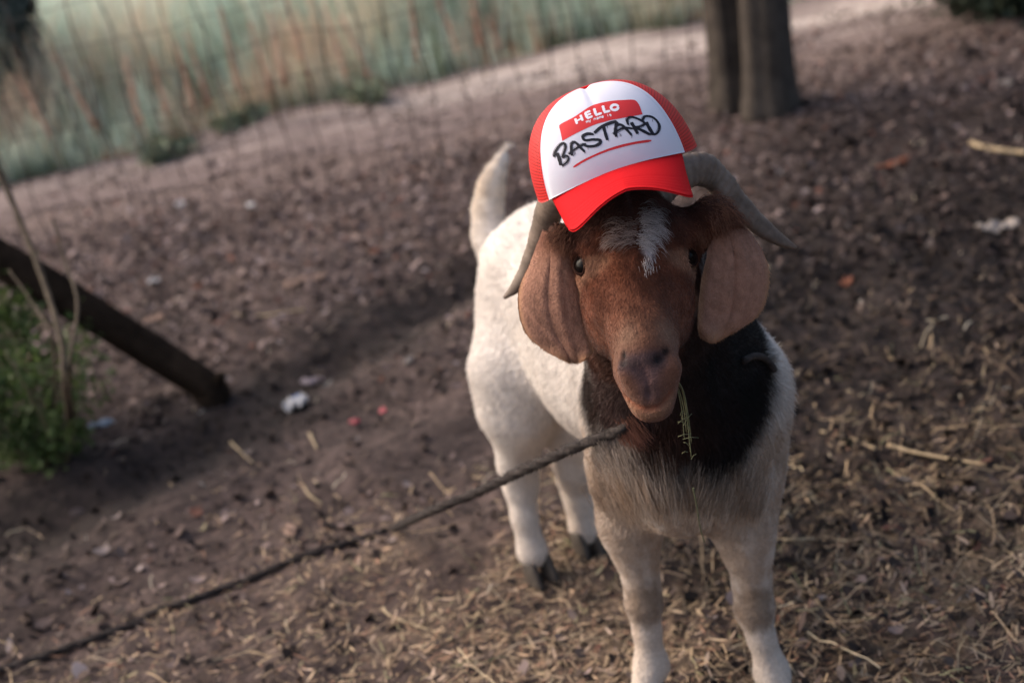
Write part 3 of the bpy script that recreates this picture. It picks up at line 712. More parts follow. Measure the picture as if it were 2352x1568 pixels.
def panel(name, a0, a1, mat, off, thick, notch=False, na=70, nt=120, t0=0, t1=math.pi):
    net_ = not notch; th = np.linspace(t0, t1, nt)[None] * np.ones((na, 1)); k_ = np.linspace(0, 1, na)[:, None]
    top_ = math.radians(24) * np.sin(th) ** 3
    if notch: a1 = a1 + top_
    else: a0 = a0 + top_
    al = a0 + (a1 - a0) * k_
    al = np.maximum(al, 1e-3); p, g = crown(al, th); p = lift_base(p); o = off * np.ones(al.shape)
    if net_: p[..., 0] *= 1 + .11 * (p[..., 0] < 0) * (1 - np.clip(p[..., 2] / CH, 0, 1)) * smooth01(AM, AM + .6, al)
    if notch:
        o = o - .0040 * np.exp(-((p[..., 0]) / .0045) ** 2) * smooth01(.085, .130, p[..., 2])
        o = o + .0016 * smooth01(.0, .12, (a1 - al)) - .0009 * np.exp(-((a1 - al - .045) / .008) ** 2)       # foam swells inside its seam
    outer = C(p + g * o[..., None]).reshape(-1, 3); inner = C(p + g * (o[..., None] - thick)).reshape(-1, 3)
    f = grid_faces(na, nt)[:, ::-1]; n = na * nt; F = np.vstack([f, f[:, ::-1] + n])
    rim = [i * nt for i in range(na)] + [(na - 1) * nt + j for j in range(1, nt)] + [i * nt + nt - 1 for i in range(na - 2, -1, -1)] + list(range(nt - 2, 0, -1))
    rim = np.array(rim); nx = np.roll(rim, -1); F = np.vstack([F, np.stack([rim, rim + n, nx + n, nx], 1)])
    ln = np.stack([th.ravel(), al.ravel()], 1)
    ob = mesh_obj(name, np.vstack([outer, inner]), F, mat, uvs=np.vstack([ln, ln])); return attach(ob, cap_e)
foam = material('foam_panel', base=(.66, .645, .72), rough=.85, bump=[(900, .25, .001), (60, .15, .004)], spec=.1)
def net_material():
    m = material('red_net', base=(.55, .012, .012), rough=.6); t = m.node_tree; N = t.nodes; L = t.links; b = N['Principled BSDF']
    uv = N.new('ShaderNodeUVMap'); uv.uv_map = 'uv'; sx_ = N.new('ShaderNodeSeparateXYZ'); L.new(uv.outputs[0], sx_.inputs[0])
    def sn(o, f):
        a = N.new('ShaderNodeMath'); a.operation = 'MULTIPLY'; a.inputs[1].default_value = f; L.new(o, a.inputs[0])
        s_ = N.new('ShaderNodeMath'); s_.operation = 'SINE'; L.new(a.outputs[0], s_.inputs[0]); return s_.outputs[0]
    a = sn(sx_.outputs[0], 170); c = sn(sx_.outputs[1], 150)
    mn = N.new('ShaderNodeMath'); mn.operation = 'MAXIMUM'; L.new(a, mn.inputs[0]); L.new(c, mn.inputs[1])
    mr = N.new('ShaderNodeMapRange'); mr.inputs[1].default_value = -.5; mr.inputs[2].default_value = .3; L.new(mn.outputs[0], mr.inputs[0])
    mx = N.new('ShaderNodeMix'); mx.data_type = 'RGBA'; L.new(mr.outputs[0], mx.inputs[0]); mx.inputs[6].default_value = (.16, .004, .004, 1); mx.inputs[7].default_value = (.55, .010, .010, 1)
    L.new(mx.outputs[2], b.inputs['Base Color'])
    bp = N.new('ShaderNodeBump'); bp.inputs['Distance'].default_value = .001; bp.inputs['Strength'].default_value = .8; L.new(mr.outputs[0], bp.inputs['Height']); L.new(bp.outputs[0], b.inputs['Normal'])
    return m
net = net_material()
redc = material('red_cotton', base=(.56, .010, .014), rough=.85, bump=[(1200, .5, .0008), (260, .2, .001)], spec=.08)
fp_ = panel('front_panel', 0, AM, foam, .0032, .0036, notch=True)
from mathutils.bvhtree import BVHTree
pbvh = BVHTree.FromPolygons([tuple(v.co) for v in fp_.data.vertices], [tuple(p.vertices) for p in fp_.data.polygons])
panel('net_back', AM - .03, math.radians(178), net, -.0008, .0012, na=90)
# piping along the top seam of the front panel and the sweat band edge
th = np.linspace(0, math.pi, 140); p, g = crown(AM + .008 + math.radians(24) * np.sin(th) ** 3, th); p = lift_base(p)
v, f_ = tube(C(p + g * .0012), .0018, 8); attach(mesh_obj('seam', v, f_, redc), cap_e)
# brim
nu, nv = 90, 40; U = np.linspace(-1, 1, nu)[:, None] * np.ones((1, nv)); W = np.linspace(0, 1, nv)[None] * np.ones((nu, 1))
bx = U * .088; ry = CB * (1 - np.abs(bx / CA) ** CN) ** (1 / CN)
bext = .064 + (CB - ry) * .80
bext = bext * (1 - np.abs(U) ** 4.5 * .995) ** (1 / 2.2) * 1.05
by = ry + W * bext
droop = .020 * np.clip(1 - (bx / CA) ** 2, 0, 1)
bz = droop - .20 * W * bext - .42 * W * (bx / .088) ** 2 * .052 - .10 * W ** 2 * .05
bz = bz - .065 * W * np.clip(bx, 0, 1) - .17 * W * np.clip(-bx, 0, 1) ** 1.0
for k in (.92, .84, .76, .68, .60): bz = bz - .0013 * np.exp(-((W - k) / .014) ** 2)
bxx = bx * (1 - .06 * W * np.abs(U) ** 3)
top_ = np.stack([bxx, by, bz + .001], -1).reshape(-1, 3); bot = np.stack([bxx, by, bz - .0022], -1).reshape(-1, 3)
f = grid_faces(nu, nv)[:, ::-1]; n = nu * nv
rim = [i * nv for i in range(nu)] + [(nu - 1) * nv + j for j in range(1, nv)] + [i * nv + nv - 1 for i in range(nu - 2, -1, -1)] + list(range(nv - 2, 0, -1))
rim = np.array(rim); nx = np.roll(rim, -1)
F = np.vstack([f, f[:, ::-1] + n, np.stack([rim, rim + n, nx + n, nx], 1)])
brim = attach(mesh_obj('brim', C(np.vstack([top_, bot])), F, redc), cap_e)
# printing, laid on the bulged front panel
def capsurf(px, py, off):
    """where the sight line of a traced point meets the front panel"""
    out = []
    for a, b in zip(px, py):
        r = ray(a, b); h = pbvh.ray_cast(Vector(CPOS), Vector(r))
        if h[0] is None: out.append(P(a, b, 1.8)); continue
        n_ = np.array(h[1]); n_ = n_ if n_ @ r < 0 else -n_; out.append(np.array(h[0]) + n_ * off)
    return np.array(out)
def crop(x, y): return (2000 + np.asarray(x) / 3.92) * .6125, (350 + np.asarray(y) / 3.92) * .6125
def ribbon(pts_, wd, off, taper=(1, 1), n=10):
    c = catmull(pts_, n) if len(pts_) > 2 else np.linspace(pts_[0], pts_[1], 12); m = len(c); T = np.gradient(c, axis=0); T /= np.linalg.norm(T, axis=1)[:, None] + 1e-9; Nn = np.stack([-T[:, 1], T[:, 0]], 1)
    s = np.linspace(0, 1, m); wv = wd * (taper[0] + (taper[1] - taper[0]) * s) * (1 + .08 * np.sin(s * 13)) * np.clip(np.minimum(s, 1 - s) * 14 + .45, 0, 1)
    rows = [c + Nn * (wv * k)[:, None] for k in (-.5, -.17, .17, .5)]
    q = np.stack(rows, 1).reshape(-1, 2); x_, y_ = crop(q[:, 0], q[:, 1]); return capsurf(x_, y_, off), grid_faces(m, 4).tolist()
ink = material('black_ink', base=(.012, .012, .020), rough=.7); redp = material('red_print', base=(.62, .030, .035), rough=.7); whp = material('white_print', base=(.78, .74, .80), rough=.8)
tc_ = catmull([(382, 505), (402, 455), (600, 350), (820, 205), (960, 152), (1150, 114), (1330, 101), (1480, 100), (1540, 150), (1570, 205)], 8)
bc_ = catmull([(437, 695), (445, 692), (650, 580), (900, 465), (1030, 428), (1150, 395), (1400, 350), (1580, 317), (1598, 314), (1605, 312)], 8)
m_ = len(tc_); q = np.stack([tc_ * (1 - k) + bc_ * k for k in np.linspace(0, 1, 10)], 1).reshape(-1, 2); x_, y_ = crop(q[:, 0], q[:, 1])
attach(mesh_obj('name_patch', capsurf(x_, y_, .00025), grid_faces(m_, 10), redp), cap_e)
hel = [([(616, 374), (646, 456)], 30), ([(694, 322), (728, 408)], 30), ([(634, 414), (708, 374)], 20), ([(764, 290), (796, 368)], 34), ([(758, 298), (838, 262)], 26), ([(776, 332), (850, 302)], 22), ([(790, 374), (872, 340)], 26),
       ([(893, 226), (922, 318)], 34), ([(912, 326), (1008, 294)], 28), ([(1020, 186), (1046, 276)], 34), ([(1036, 284), (1130, 262)], 28)]
parts = [ribbon(a, b, .0005) for a, b in [(a, b * 1.2) for a, b in hel]]
oc = [(1195 + 52 * math.cos(a) + 4 * math.sin(a), 212 + 38 * math.sin(a) - 6 * math.cos(a)) for a in np.linspace(0, 2 * math.pi, 20)]
parts.append(ribbon(oc, 38, .0005, n=4))
def small(txt, x0, y0, x1, y1, h):
    S = {'m': [[(0, 1), (0, 0)], [(0, .2), (.3, 0), (.5, .2), (.5, 1)], [(.5, .2), (.8, 0), (1, .2), (1, 1)]], 'y': [[(0, 0), (.5, .9)], [(1, 0), (.3, 1.5)]], 'n': [[(0, 1), (0, 0)], [(0, .3), (.5, 0), (.9, .3), (.9, 1)]],
         'a': [[(.1, .1), (.7, 0), (.9, .4), (.9, 1)], [(.9, .5), (.2, .6), (.2, 1), (.9, .9)]], 'e': [[(.05, .5), (.9, .5), (.7, 0), (.2, .1), (.05, .5), (.3, 1), (.9, .9)]], 'i': [[(.5, 0), (.5, 1)], [(.5, -.4), (.5, -.25)]], 's': [[(.9, .1), (.2, .1), (.2, .45), (.8, .55), (.8, .95), (.1, .95)]]}
    out = []; n = len(txt); e = np.array([x1 - x0, y1 - y0]) / n; eu = e / np.linalg.norm(e); dn = np.array([-eu[1], eu[0]])
    for i, ch in enumerate(txt):
        bow = -10 * math.sin(math.pi * i / n)
        for st in S.get(ch, []): out.append(ribbon([tuple(np.array([x0, y0 + bow]) + e * (i + .75 * a) + dn * h * (b - 1)) for a, b in st], 9, .0005, n=4))
    return out
parts += small('my name is', 782, 440, 1160, 333, 26)
v, f_ = merge(parts); attach(mesh_obj('lettering', v, f_, whp), cap_e)
v, f_ = ribbon([(588, 1088), (720, 1005), (900, 915), (1100, 835), (1300, 775), (1500, 730), (1735, 696)], 38, .0003, (.75, 1.05)); attach(mesh_obj('underline', v, f_, redp), cap_e)
br = [([(345, 880), (380, 950), (408, 1060)], 48), ([(305, 940), (325, 860), (380, 775), (440, 735), (474, 765), (462, 840), (425, 940)], 30), ([(425, 950), (490, 918), (520, 950), (490, 1015), (420, 1068)], 26),
      ([(548, 760), (598, 718), (645, 745), (700, 805), (758, 862)], 34), ([(560, 760), (562, 830), (572, 920)], 34), ([(520, 900), (600, 830), (720, 760), (778, 745)], 26),
      ([(888, 604), (790, 598), (728, 640), (760, 690), (880, 682), (975, 690), (982, 735), (900, 775), (790, 778), (735, 748)], 36),
      ([(895, 588), (1000, 500), (1120, 442), (1228, 415)], 38), ([(1030, 490), (1060, 595), (1090, 690)], 42),
      ([(1232, 420), (1205, 540), (1218, 645)], 38), ([(1220, 465), (1300, 470), (1370, 535), (1445, 618)], 34), ([(1172, 605), (1260, 540), (1340, 512), (1460, 520)], 28),
      ([(1398, 470), (1378, 390), (1440, 350), (1560, 390), (1635, 445), (1570, 490), (1495, 500)], 28), ([(1438, 430), (1480, 500), (1535, 598)], 44), ([(1495, 500), (1600, 550), (1712, 608)], 38),
      ([(1655, 425), (1700, 510), (1765, 612)], 44), ([(1592, 410), (1640, 345), (1740, 350), (1822, 420), (1850, 510), (1800, 600), (1700, 598)], 28)]
parts = [ribbon(a, b * 1.12, .0005) for a, b in br]
for a, b in br[1:]:                                            # loose outline of the brush letters
    parts.append(ribbon([(x + 17 + 6 * math.sin(y * .05), y + 15 + 5 * math.cos(x * .04)) for x, y in a], 6, .0006))
    parts.append(ribbon([(x - 21, y - 12 + 5 * math.sin(x * .05)) for x, y in a], 5, .0006))
for x, y, l in ((430, 1060, 35), (600, 870, 45), (615, 860, 40), (750, 850, 40), (800, 790, 45), (1085, 470, 50), (1270, 590, 50), (1285, 600, 40), (1440, 610, 50), (1745, 385, 40), (1680, 500, 45)):
    parts.append(ribbon([(x, y), (x + 8, y + l)], 6, .0006))
v, f_ = merge(parts); attach(mesh_obj('brush_lettering', v, f_, ink), cap_e)
#@@THINGS
from mathutils.bvhtree import BVHTree
# ------------------------------------------------------------------ loose stuff on the ground
def chips(name, n, size, colf, dens, seed, asp=(1.2, 2.6), lift=.004, xr=(-3.4, 4.2), yr=(1.5, 7.4), curl=.5, mat=None, jitter=.3, tilt=.35):
    rg = np.random.default_rng(seed); x = rg.uniform(*xr, n * 6); y = yr[0] + (yr[1] - yr[0]) * rg.random(n * 6) ** 1.0
    keep = rg.random(n * 6) < dens(x, y); x = x[keep][:n]; y = y[keep][:n]; m = len(x)
    L_ = rg.uniform(*size, m) * (rg.random(m) ** 1.2 * .9 + .5); W_ = L_ / rg.uniform(*asp, m); a = rg.uniform(0, 2 * math.pi, m)
    e1 = np.stack([np.cos(a), np.sin(a), rg.normal(0, tilt, m)], 1); e2 = np.stack([-np.sin(a), np.cos(a), rg.normal(0, tilt, m)], 1)
    c = np.stack([x, y, gh(x, y) + lift * rg.uniform(.4, 1.6, m)], 1); cu = (rg.random(m) - .3) * curl
    P_ = []
    for s, wk in ((-.5, .35), (-.17, .95), (.2, 1.0), (.5, .25)):
        up = (s * 2) ** 2 * L_ * cu * .5
        for q in (-.5, .5):
            P_.append(c + e1 * (L_ * s)[:, None] + e2 * (W_ * q * wk)[:, None] + np.stack([0 * up, 0 * up, up + abs(q) * W_ * .25], 1))
    V = np.stack(P_, 1).reshape(-1, 3); b = np.arange(m) * 8
    F = np.concatenate([np.stack([b + i, b + i + 1, b + i + 3, b + i + 2], 1) for i in (0, 2, 4)])
    cols = colf(x, y, rg); cols = np.repeat(np.clip(cols, .005, .85), 8, 0)
    return tag(mesh_obj(name, V, F, mat, cols=cols), kind='stuff')
def darkened_pal(colors, wts):
    f0 = pal(colors, wts)
    return lambda x, y, rg: f0(x, y, rg) * (1 - .62 * soil_darkness(x, y) * (rg.random(len(x)) < .93))[:, None]
litter_mat = material('dry_litter', rough=.9, attr='col', spec=.15)
def pal(colors, wts):
    colors = np.array(colors); wts = np.array(wts, float) / sum(wts)
    def f(x, y, rg):
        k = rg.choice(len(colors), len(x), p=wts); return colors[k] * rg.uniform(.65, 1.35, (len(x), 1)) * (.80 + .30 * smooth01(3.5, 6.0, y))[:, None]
    return f
def d_far(x, y): return (1 - .9 * np.exp(-(track(x, y) / .22) ** 2)) * np.clip(.06 + 1.0 * smooth01(3.2, 5.2, y) + .3 * fbm(x * 1.5, y * 1.5, 3, 55), 0, 1) * (1 - .85 * smooth01(6.0, 6.6, y))
chips('leaf_litter', 42000, (.010, .034), darkened_pal([(.10, .070, .063), (.16, .115, .105), (.25, .185, .17), (.038, .026, .025), (.15, .070, .052), (.32, .255, .24)], [5, 5, 4, 4, 1.2, 1.0]), d_far, 11, mat=litter_mat, curl=.9)
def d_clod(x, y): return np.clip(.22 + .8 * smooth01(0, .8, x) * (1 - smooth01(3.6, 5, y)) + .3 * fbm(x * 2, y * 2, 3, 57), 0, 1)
chips('soil_crumbs', 42000, (.006, .024), darkened_pal([(.050, .036, .031), (.085, .06, .05), (.030, .022, .02), (.13, .098, .085)], [5, 4, 4, 1.5]), d_clod, 12, asp=(1.0, 1.7), mat=litter_mat, curl=.4, lift=.005, tilt=.6)
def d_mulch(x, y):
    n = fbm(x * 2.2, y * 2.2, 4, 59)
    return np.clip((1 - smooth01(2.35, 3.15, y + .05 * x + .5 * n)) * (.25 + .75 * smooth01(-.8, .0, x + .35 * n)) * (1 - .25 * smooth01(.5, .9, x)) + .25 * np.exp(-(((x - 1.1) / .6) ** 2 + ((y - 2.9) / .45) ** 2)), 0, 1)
chips('straw_mulch', 70000, (.008, .030), darkened_pal([(.38, .26, .17), (.52, .38, .25), (.15, .10, .07), (.60, .44, .33), (.30, .17, .115), (.36, .30, .18)], [5, 4, 4, 2, 3, 1]), d_mulch, 13, asp=(5, 14), mat=litter_mat, curl=.3, lift=.006, yr=(1.45, 4.0), tilt=.25)
def straw(name, n, seed, dens, xr, yr, ln, wd, cols):
    rg = np.random.default_rng(seed); x = rg.uniform(*xr, n * 6); y = rg.uniform(*yr, n * 6); k = rg.random(n * 6) < dens(x, y); x = x[k][:n]; y = y[k][:n]; m = len(x)
    L_ = ln[0] + (ln[1] - ln[0]) * rg.random(m) ** 2.5; a = rg.uniform(0, 2 * math.pi, m); bend = rg.normal(0, .35, m); w_ = rg.uniform(*wd, m); z0 = rg.uniform(.004, .016, m); S_ = 7
    P_ = []; px_, py_ = x.copy(), y.copy(); ang = a - bend / 2
    kink = rg.integers(1, 6, m); ka = rg.normal(0, .5, m) * (rg.random(m) < .4)
    for i in range(S_):
        dx, dy = np.cos(ang), np.sin(ang); z = gh(px_, py_) + z0 * .6 + .004 * np.sin(i * 1.1 + x * 50)
        for q in (-.5, .5): P_.append(np.stack([px_ - dy * w_ * q, py_ + dx * w_ * q, z + (q + .5) * w_ * .5], 1))
        px_ = px_ + dx * L_ / (S_ - 1); py_ = py_ + dy * L_ / (S_ - 1); ang = ang + bend / (S_ - 1) + ka * (kink == i)
    V = np.stack(P_, 1).reshape(-1, 3); b = np.arange(m) * 2 * S_
    F = np.concatenate([np.stack([b + 2 * i, b + 2 * i + 1, b + 2 * i + 3, b + 2 * i + 2], 1) for i in range(S_ - 1)])
    return tag(mesh_obj(name, V, F, litter_mat, cols=np.repeat(np.clip(cols(x, y, rg), .01, .8), 2 * S_, 0)), kind='stuff')
straw_pal = pal([(.48, .35, .22), (.36, .26, .17), (.60, .48, .32), (.24, .17, .12), (.30, .29, .16)], [5, 5, 2, 4, 1])
straw('straw', 4200, 14, lambda x, y: d_mulch(x, y), (-2.2, 2.6), (1.45, 3.8), (.03, .17), (.001, .0028), straw_pal)
straw('scattered_straw', 500, 15, lambda x, y: np.full(len(x), .6), (-2.6, 3.2), (2.0, 5.0), (.02, .09), (.0015, .0035), pal([(.55, .46, .34), (.38, .29, .21), (.6, .55, .5)], [4, 4, 1]))

# ------------------------------------------------------------------ grass field beyond the path
def blades(name, n, seed, xr, yr, hr, wr, colf, lean=.16, mat=None, clump=1.0):
    rg = np.random.default_rng(seed); x = rg.uniform(*xr, n * 3); y = yr[0] + (yr[1] - yr[0]) * rg.random(n * 3) ** 1.6
    k = (y > veg_edge(x) + .05 * rg.random(n * 3)) & (rg.random(n * 3) < np.clip(.55 + clump * fbm(x * 1.3, y * 1.3, 3, 61), .08, 1)); x = x[k][:n]; y = y[k][:n]; m = len(x)
    h = rg.uniform(*hr, m) * (.35 + .65 * smooth01(0, .9, y - veg_edge(x))) * (1 + .25 * fbm(x, y, 2, 63)); ww = rg.uniform(*wr, m); a = rg.uniform(0, 2 * math.pi, m)
    lx, ly = rg.normal(-.03, lean, m) * h, rg.normal(0, lean, m) * h; z = gh(x, y); P_ = []
    for s, wk in ((0, 1), (.35, .9), (.7, .7), (1, .15)):
        for q in (-.5, .5): P_.append(np.stack([x + lx * s ** 1.8 + np.cos(a) * ww * wk * q, y + ly * s ** 1.8 + np.sin(a) * ww * wk * q, z + h * s * (1 - .08 * s)], 1))
    V = np.stack(P_, 1).reshape(-1, 3); b = np.arange(m) * 8; F = np.concatenate([np.stack([b + i, b + i + 1, b + i + 3, b + i + 2], 1) for i in (0, 2, 4)])
    return tag(mesh_obj(name, V, F, mat, cols=np.repeat(np.clip(colf(x, y, rg), .01, .8), 8, 0)), kind='stuff')
grass_mat = material('dry_grass', rough=.85, attr='col', spec=.1)
def translucent(m, f):
    t = m.node_tree; N = t.nodes; L = t.links; b = N['Principled BSDF']; o_ = N['Material Output']; tr = N.new('ShaderNodeBsdfTranslucent'); mx = N.new('ShaderNodeMixShader'); mx.inputs[0].default_value = f
    L.new(b.inputs['Base Color'].links[0].from_socket, tr.inputs[0]); L.new(b.outputs[0], mx.inputs[1]); L.new(tr.outputs[0], mx.inputs[2]); L.new(mx.outputs[0], o_.inputs[0])
translucent(grass_mat, .5)
def gcol(x, y, rg):
    n = fbm(x * .9, y * .7, 4, 65) + .35 * smooth01(2.0, -1.0, x) * 0; sage = np.array([.36, .44, .38]); tanc = np.array([.50, .42, .33]); oliv = np.array([.20, .24, .16]); rust = np.array([.46, .21, .125]); grey = np.array([.46, .53, .47])
    rs = smooth01(.20, .65, fbm(x * 1.7 + 3, y * 1.2, 3, 73) + .25 * rg.normal(0, 1, len(x))); w1 = smooth01(-.05, .9, n + .3 * rg.normal(0, 1, len(x)) * .6); c = sage[None] * (1 - w1[:, None]) + tanc * w1[:, None]
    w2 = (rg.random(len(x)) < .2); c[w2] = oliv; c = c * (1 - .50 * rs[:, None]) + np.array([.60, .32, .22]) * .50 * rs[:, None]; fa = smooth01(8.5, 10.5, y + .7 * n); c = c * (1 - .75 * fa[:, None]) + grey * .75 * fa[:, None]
    return np.minimum(c * 1.42, .72) * rg.uniform(.75, 1.25, (len(x), 1))  # blades brightened to put the pale haze into their colour
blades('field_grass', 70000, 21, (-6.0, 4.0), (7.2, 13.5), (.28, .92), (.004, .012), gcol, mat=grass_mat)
blades('low_grass', 16000, 22, (-6, 6), (7.2, 8.9), (.06, .30), (.006, .014), lambda x, y, rg: np.where((fbm(x * 1.6, y * .5, 3, 71) > .05)[:, None], np.array([.48, .28, .19]), np.array([.24, .27, .17])) * rg.uniform(.6, 1.4, (len(x), 1)), lean=.4, mat=grass_mat)
# rust coloured dock plants standing in the grass
def dock(x, y, h, seed):
    rg = np.random.default_rng(seed); z = float(gh(x, y)); root = empty('dock_plant', (x, y, z), DLAB(seed - 100), 'weed', 'rusty seeding weeds in the grass field')
    st = []; Vs = []; col = []
    for i in range(1):
        lx, ly = rg.normal(-.05, .10, 2) * h; pth = [np.array([x + lx * s ** 1.5, y + ly * s ** 1.5, z + h * s * rg.uniform(.97, 1)]) for s in np.linspace(0, 1, 6)]; st.append(tube(pth, np.linspace(.006, .003, 6), 5))
        for k in range(90):
            s = rg.uniform(.2, 1.0); c = np.array([x + lx * s ** 1.5, y + ly * s ** 1.5, z + h * s]) + rg.normal(0, 1, 3) * np.array([.022, .022, .02]) * (1.25 - s); Vs.append(c)
    v, f = merge(st); attach(mesh_obj('stem', v, f, stem_mat), root)
    core = np.array([[x + lx * s ** 1.5, y + ly * s ** 1.5, z + h * s] for s in np.linspace(.32, 1, 8)]); cv, cf = tube(core, np.linspace(.012, .004, 8), 6)
    Vs = np.array(Vs); m = len(Vs); d1 = rg.normal(0, 1, (m, 3)); d1 /= np.linalg.norm(d1, axis=1)[:, None]; d2 = np.cross(d1, rg.normal(0, 1, (m, 3))); d2 /= np.linalg.norm(d2, axis=1)[:, None]; s_ = rg.uniform(.005, .011, (m, 1))
    V = np.stack([Vs - d1 * s_, Vs - d2 * s_ * .6, Vs + d1 * s_, Vs + d2 * s_ * .6], 1).reshape(-1, 3); F = np.arange(4 * m).reshape(-1, 4)
    V, F = merge([(V, F), (cv, cf)]); attach(mesh_obj('seed_head', V, F, dock_mat), root)
stem_mat = material('stem', rough=.85, noise=(30, (.10, .08, .045), (.20, .16, .09), .3, .7))
dock_mat = material('dock_seed', rough=.9, noise=(9, (.46, .25, .17), (.58, .38, .28), .3, .7), spec=.1)
ORD = 'first second third fourth fifth sixth seventh eighth ninth tenth eleventh twelfth thirteenth fourteenth fifteenth sixteenth seventeenth eighteenth'.split()
def DLAB(i): return 'rust orange seeding weed in the tall grass, %s from the left' % ORD[i]
rgd = np.random.default_rng(77)
DPL = sorted([(300, 215, .8), (420, 160, .8), (465, 175, .85), (530, 150, .9), (600, 120, .9), (655, 210, .75), (700, 140, .9), (795, 150, .8), (850, 160, .75), (940, 80, .9), (1060, 130, .7), (1090, 60, .8), (1150, 120, .5), (1225, 60, .55), (620, 240, .5), (375, 240, .75), (130, 330, .7), (200, 200, .9)], key=lambda a: a[0])
for i, (px, py, sc) in enumerate(DPL):
    p = G(px, py + 55); y = max(p[1], float(veg_edge(p[0])) + .1) if sc < .6 else max(7.5, min(p[1] * .80, 9.3)); x = P(px, py, 1)[0] * y / P(px, py, 1)[1]
    dock(x, y, (.62 if sc > .6 else .36) * sc + .12 * rgd.random(), 100 + i)

# ------------------------------------------------------------------ leafy plants
def leaf_cloud(cs, rg, size, asp=2.0, down=0.0):
    m = len(cs); d1 = rg.normal(0, 1, (m, 3)); d1[:, 2] -= down; d1 /= np.linalg.norm(d1, axis=1)[:, None]; d2 = np.cross(d1, rg.normal(0, 1, (m, 3))); d2 /= np.linalg.norm(d2, axis=1)[:, None]; n_ = np.cross(d1, d2)
    s_ = rg.uniform(size[0], size[1], (m, 1)); w_ = s_ / asp
    P_ = [cs - d1 * s_ * .5, cs - d2 * w_ * .5 + n_ * s_ * .08, cs + d2 * w_ * .5 + n_ * s_ * .08, cs + d1 * s_ * .15 - d2 * w_ * .42, cs + d1 * s_ * .15 + d2 * w_ * .42, cs + d1 * s_ * .5 - n_ * s_ * .1]
    V = np.stack(P_, 1).reshape(-1, 3); b = np.arange(m) * 6
    F = [[a, a + 1, a + 2] for a in b] + [[a + 1, a + 3, a + 4, a + 2] for a in b] + [[a + 3, a + 5, a + 4] for a in b]
    return V, F
def shrub(name, base, h, w_, nstem, nleaf, lsize, lmat, smat, label, cat, seed, lean=(0, 0), group=None, asp=2.0, low=.15, droop=.2):
    rg = np.random.default_rng(seed); root = empty(name, tuple(base), label, cat, group); tips = []; st = []
    for i in range(nstem):
        a = rg.uniform(0, 2 * math.pi); o = np.array([math.cos(a), math.sin(a), 0]) * rg.random() ** .6 * w_ * .5; L_ = h * rg.uniform(.7, 1.05)
        pth = np.array([base + o * (.15 + s * 1.0) + np.array([lean[0], lean[1], 0]) * s * s + UPW * L_ * (s - .12 * s * s) + rg.normal(0, .012, 3) * s * h for s in np.linspace(0, 1, 9)])
        st.append(tube(pth, np.linspace(.006, .0018, 9) * (h / .6) ** .5, 6)); tips.append(pth)
    cs = []
    for k in range(nleaf):
        pth = tips[rg.integers(nstem)]; s = low + (1 - low) * rg.random(); i = int(s * 7.99); c = pth[i] + (pth[i + 1] - pth[i]) * (s * 8 - i)
        cs.append(c + rg.normal(0, 1, 3) * np.array([.07, .07, .05]) * w_ * 1.2)
    v, f = merge(st); attach(mesh_obj('stem', v, f, smat), root)
    v, f = leaf_cloud(np.array(cs), rg, lsize, asp, droop); attach(mesh_obj('foliage', v, f, lmat), root)
    return root
green_leaf = material('green_leaf', rough=.6, noise=(7, (.030, .055, .015), (.110, .155, .045), .3, .7), spec=.3)
translucent(green_leaf, .35)
dark_leaf = material('dark_leaf', rough=.7, noise=(6, (.018, .028, .016), (.045, .060, .036), .3, .7))
shrub_leaf = material('shrub_leaf', rough=.8, noise=(6, (.035, .048, .042), (.075, .095, .080), .3, .7))
weed_leaf = material('weed_leaf', rough=.8, noise=(8, (.14, .17, .11), (.26, .29, .19), .3, .7))
for i, (px, py, hh_, ww_, lb) in enumerate([(375, 370, .11, .34, 'dark green weed clump at the path edge, nearest the dark shrub'), (560, 292, .08, .30, 'small green weed clump on the near edge of the grass field'), (850, 235, .10, .42, 'broad green weed clump by the path behind the goat'), (1260, 100, .13, .34, 'low flat green weed mat beside the path'), (1400, 70, .12, .36, 'low green weed mat farthest along the path'), (1015, 165, .12, .2, 'tiny green weed tuft on the path border')]):
    p = Gh(px, py); shrub('weed_clump', p, hh_, ww_, 7, 420, (.03, .07), weed_leaf, stem_mat, lb, 'weed', 300 + i, low=.05)
p = G(40, 330); shrub('dark_shrub', np.array([-2.55, 8.4, 0]), 1.15, .62, 14, 4200, (.06, .13), shrub_leaf, stem_mat, 'tall dark green shrub at the far left behind the grass field', 'shrub', 320, low=.05)
shrub('dark_shrub', np.array([-2.95, 8.25, 0]), .95, .55, 14, 3600, (.06, .13), shrub_leaf, stem_mat, 'dark shrub partly cut off by the top left corner of the photo', 'shrub', 321, low=.05)
p = Gh(2270, 22); shrub('bush', p + np.array([.05, -.12, 0]), 1.0, 1.3, 30, 7000, (.03, .08), dark_leaf, stem_mat, 'dark bush at the top right with bare stalks at its foot', 'bush', 330, low=.02)
p = Gh(130, 1065); shrub('green_shrub', p, .44, .50, 18, 2500, (.016, .045), green_leaf, stem_mat, 'bright green leafy shrub at the left below the leaning log', 'shrub', 340, low=.08, asp=3.0, droop=.6, lean=(-.10, .1))
p = Gh(-60, 1000); shrub('green_shrub', p, .50, .46, 12, 3000, (.018, .05), green_leaf, stem_mat, 'taller green shrub at the left edge overlapping the leaning log', 'shrub', 341, low=.25, asp=3.0, droop=.6, lean=(.02, .0))

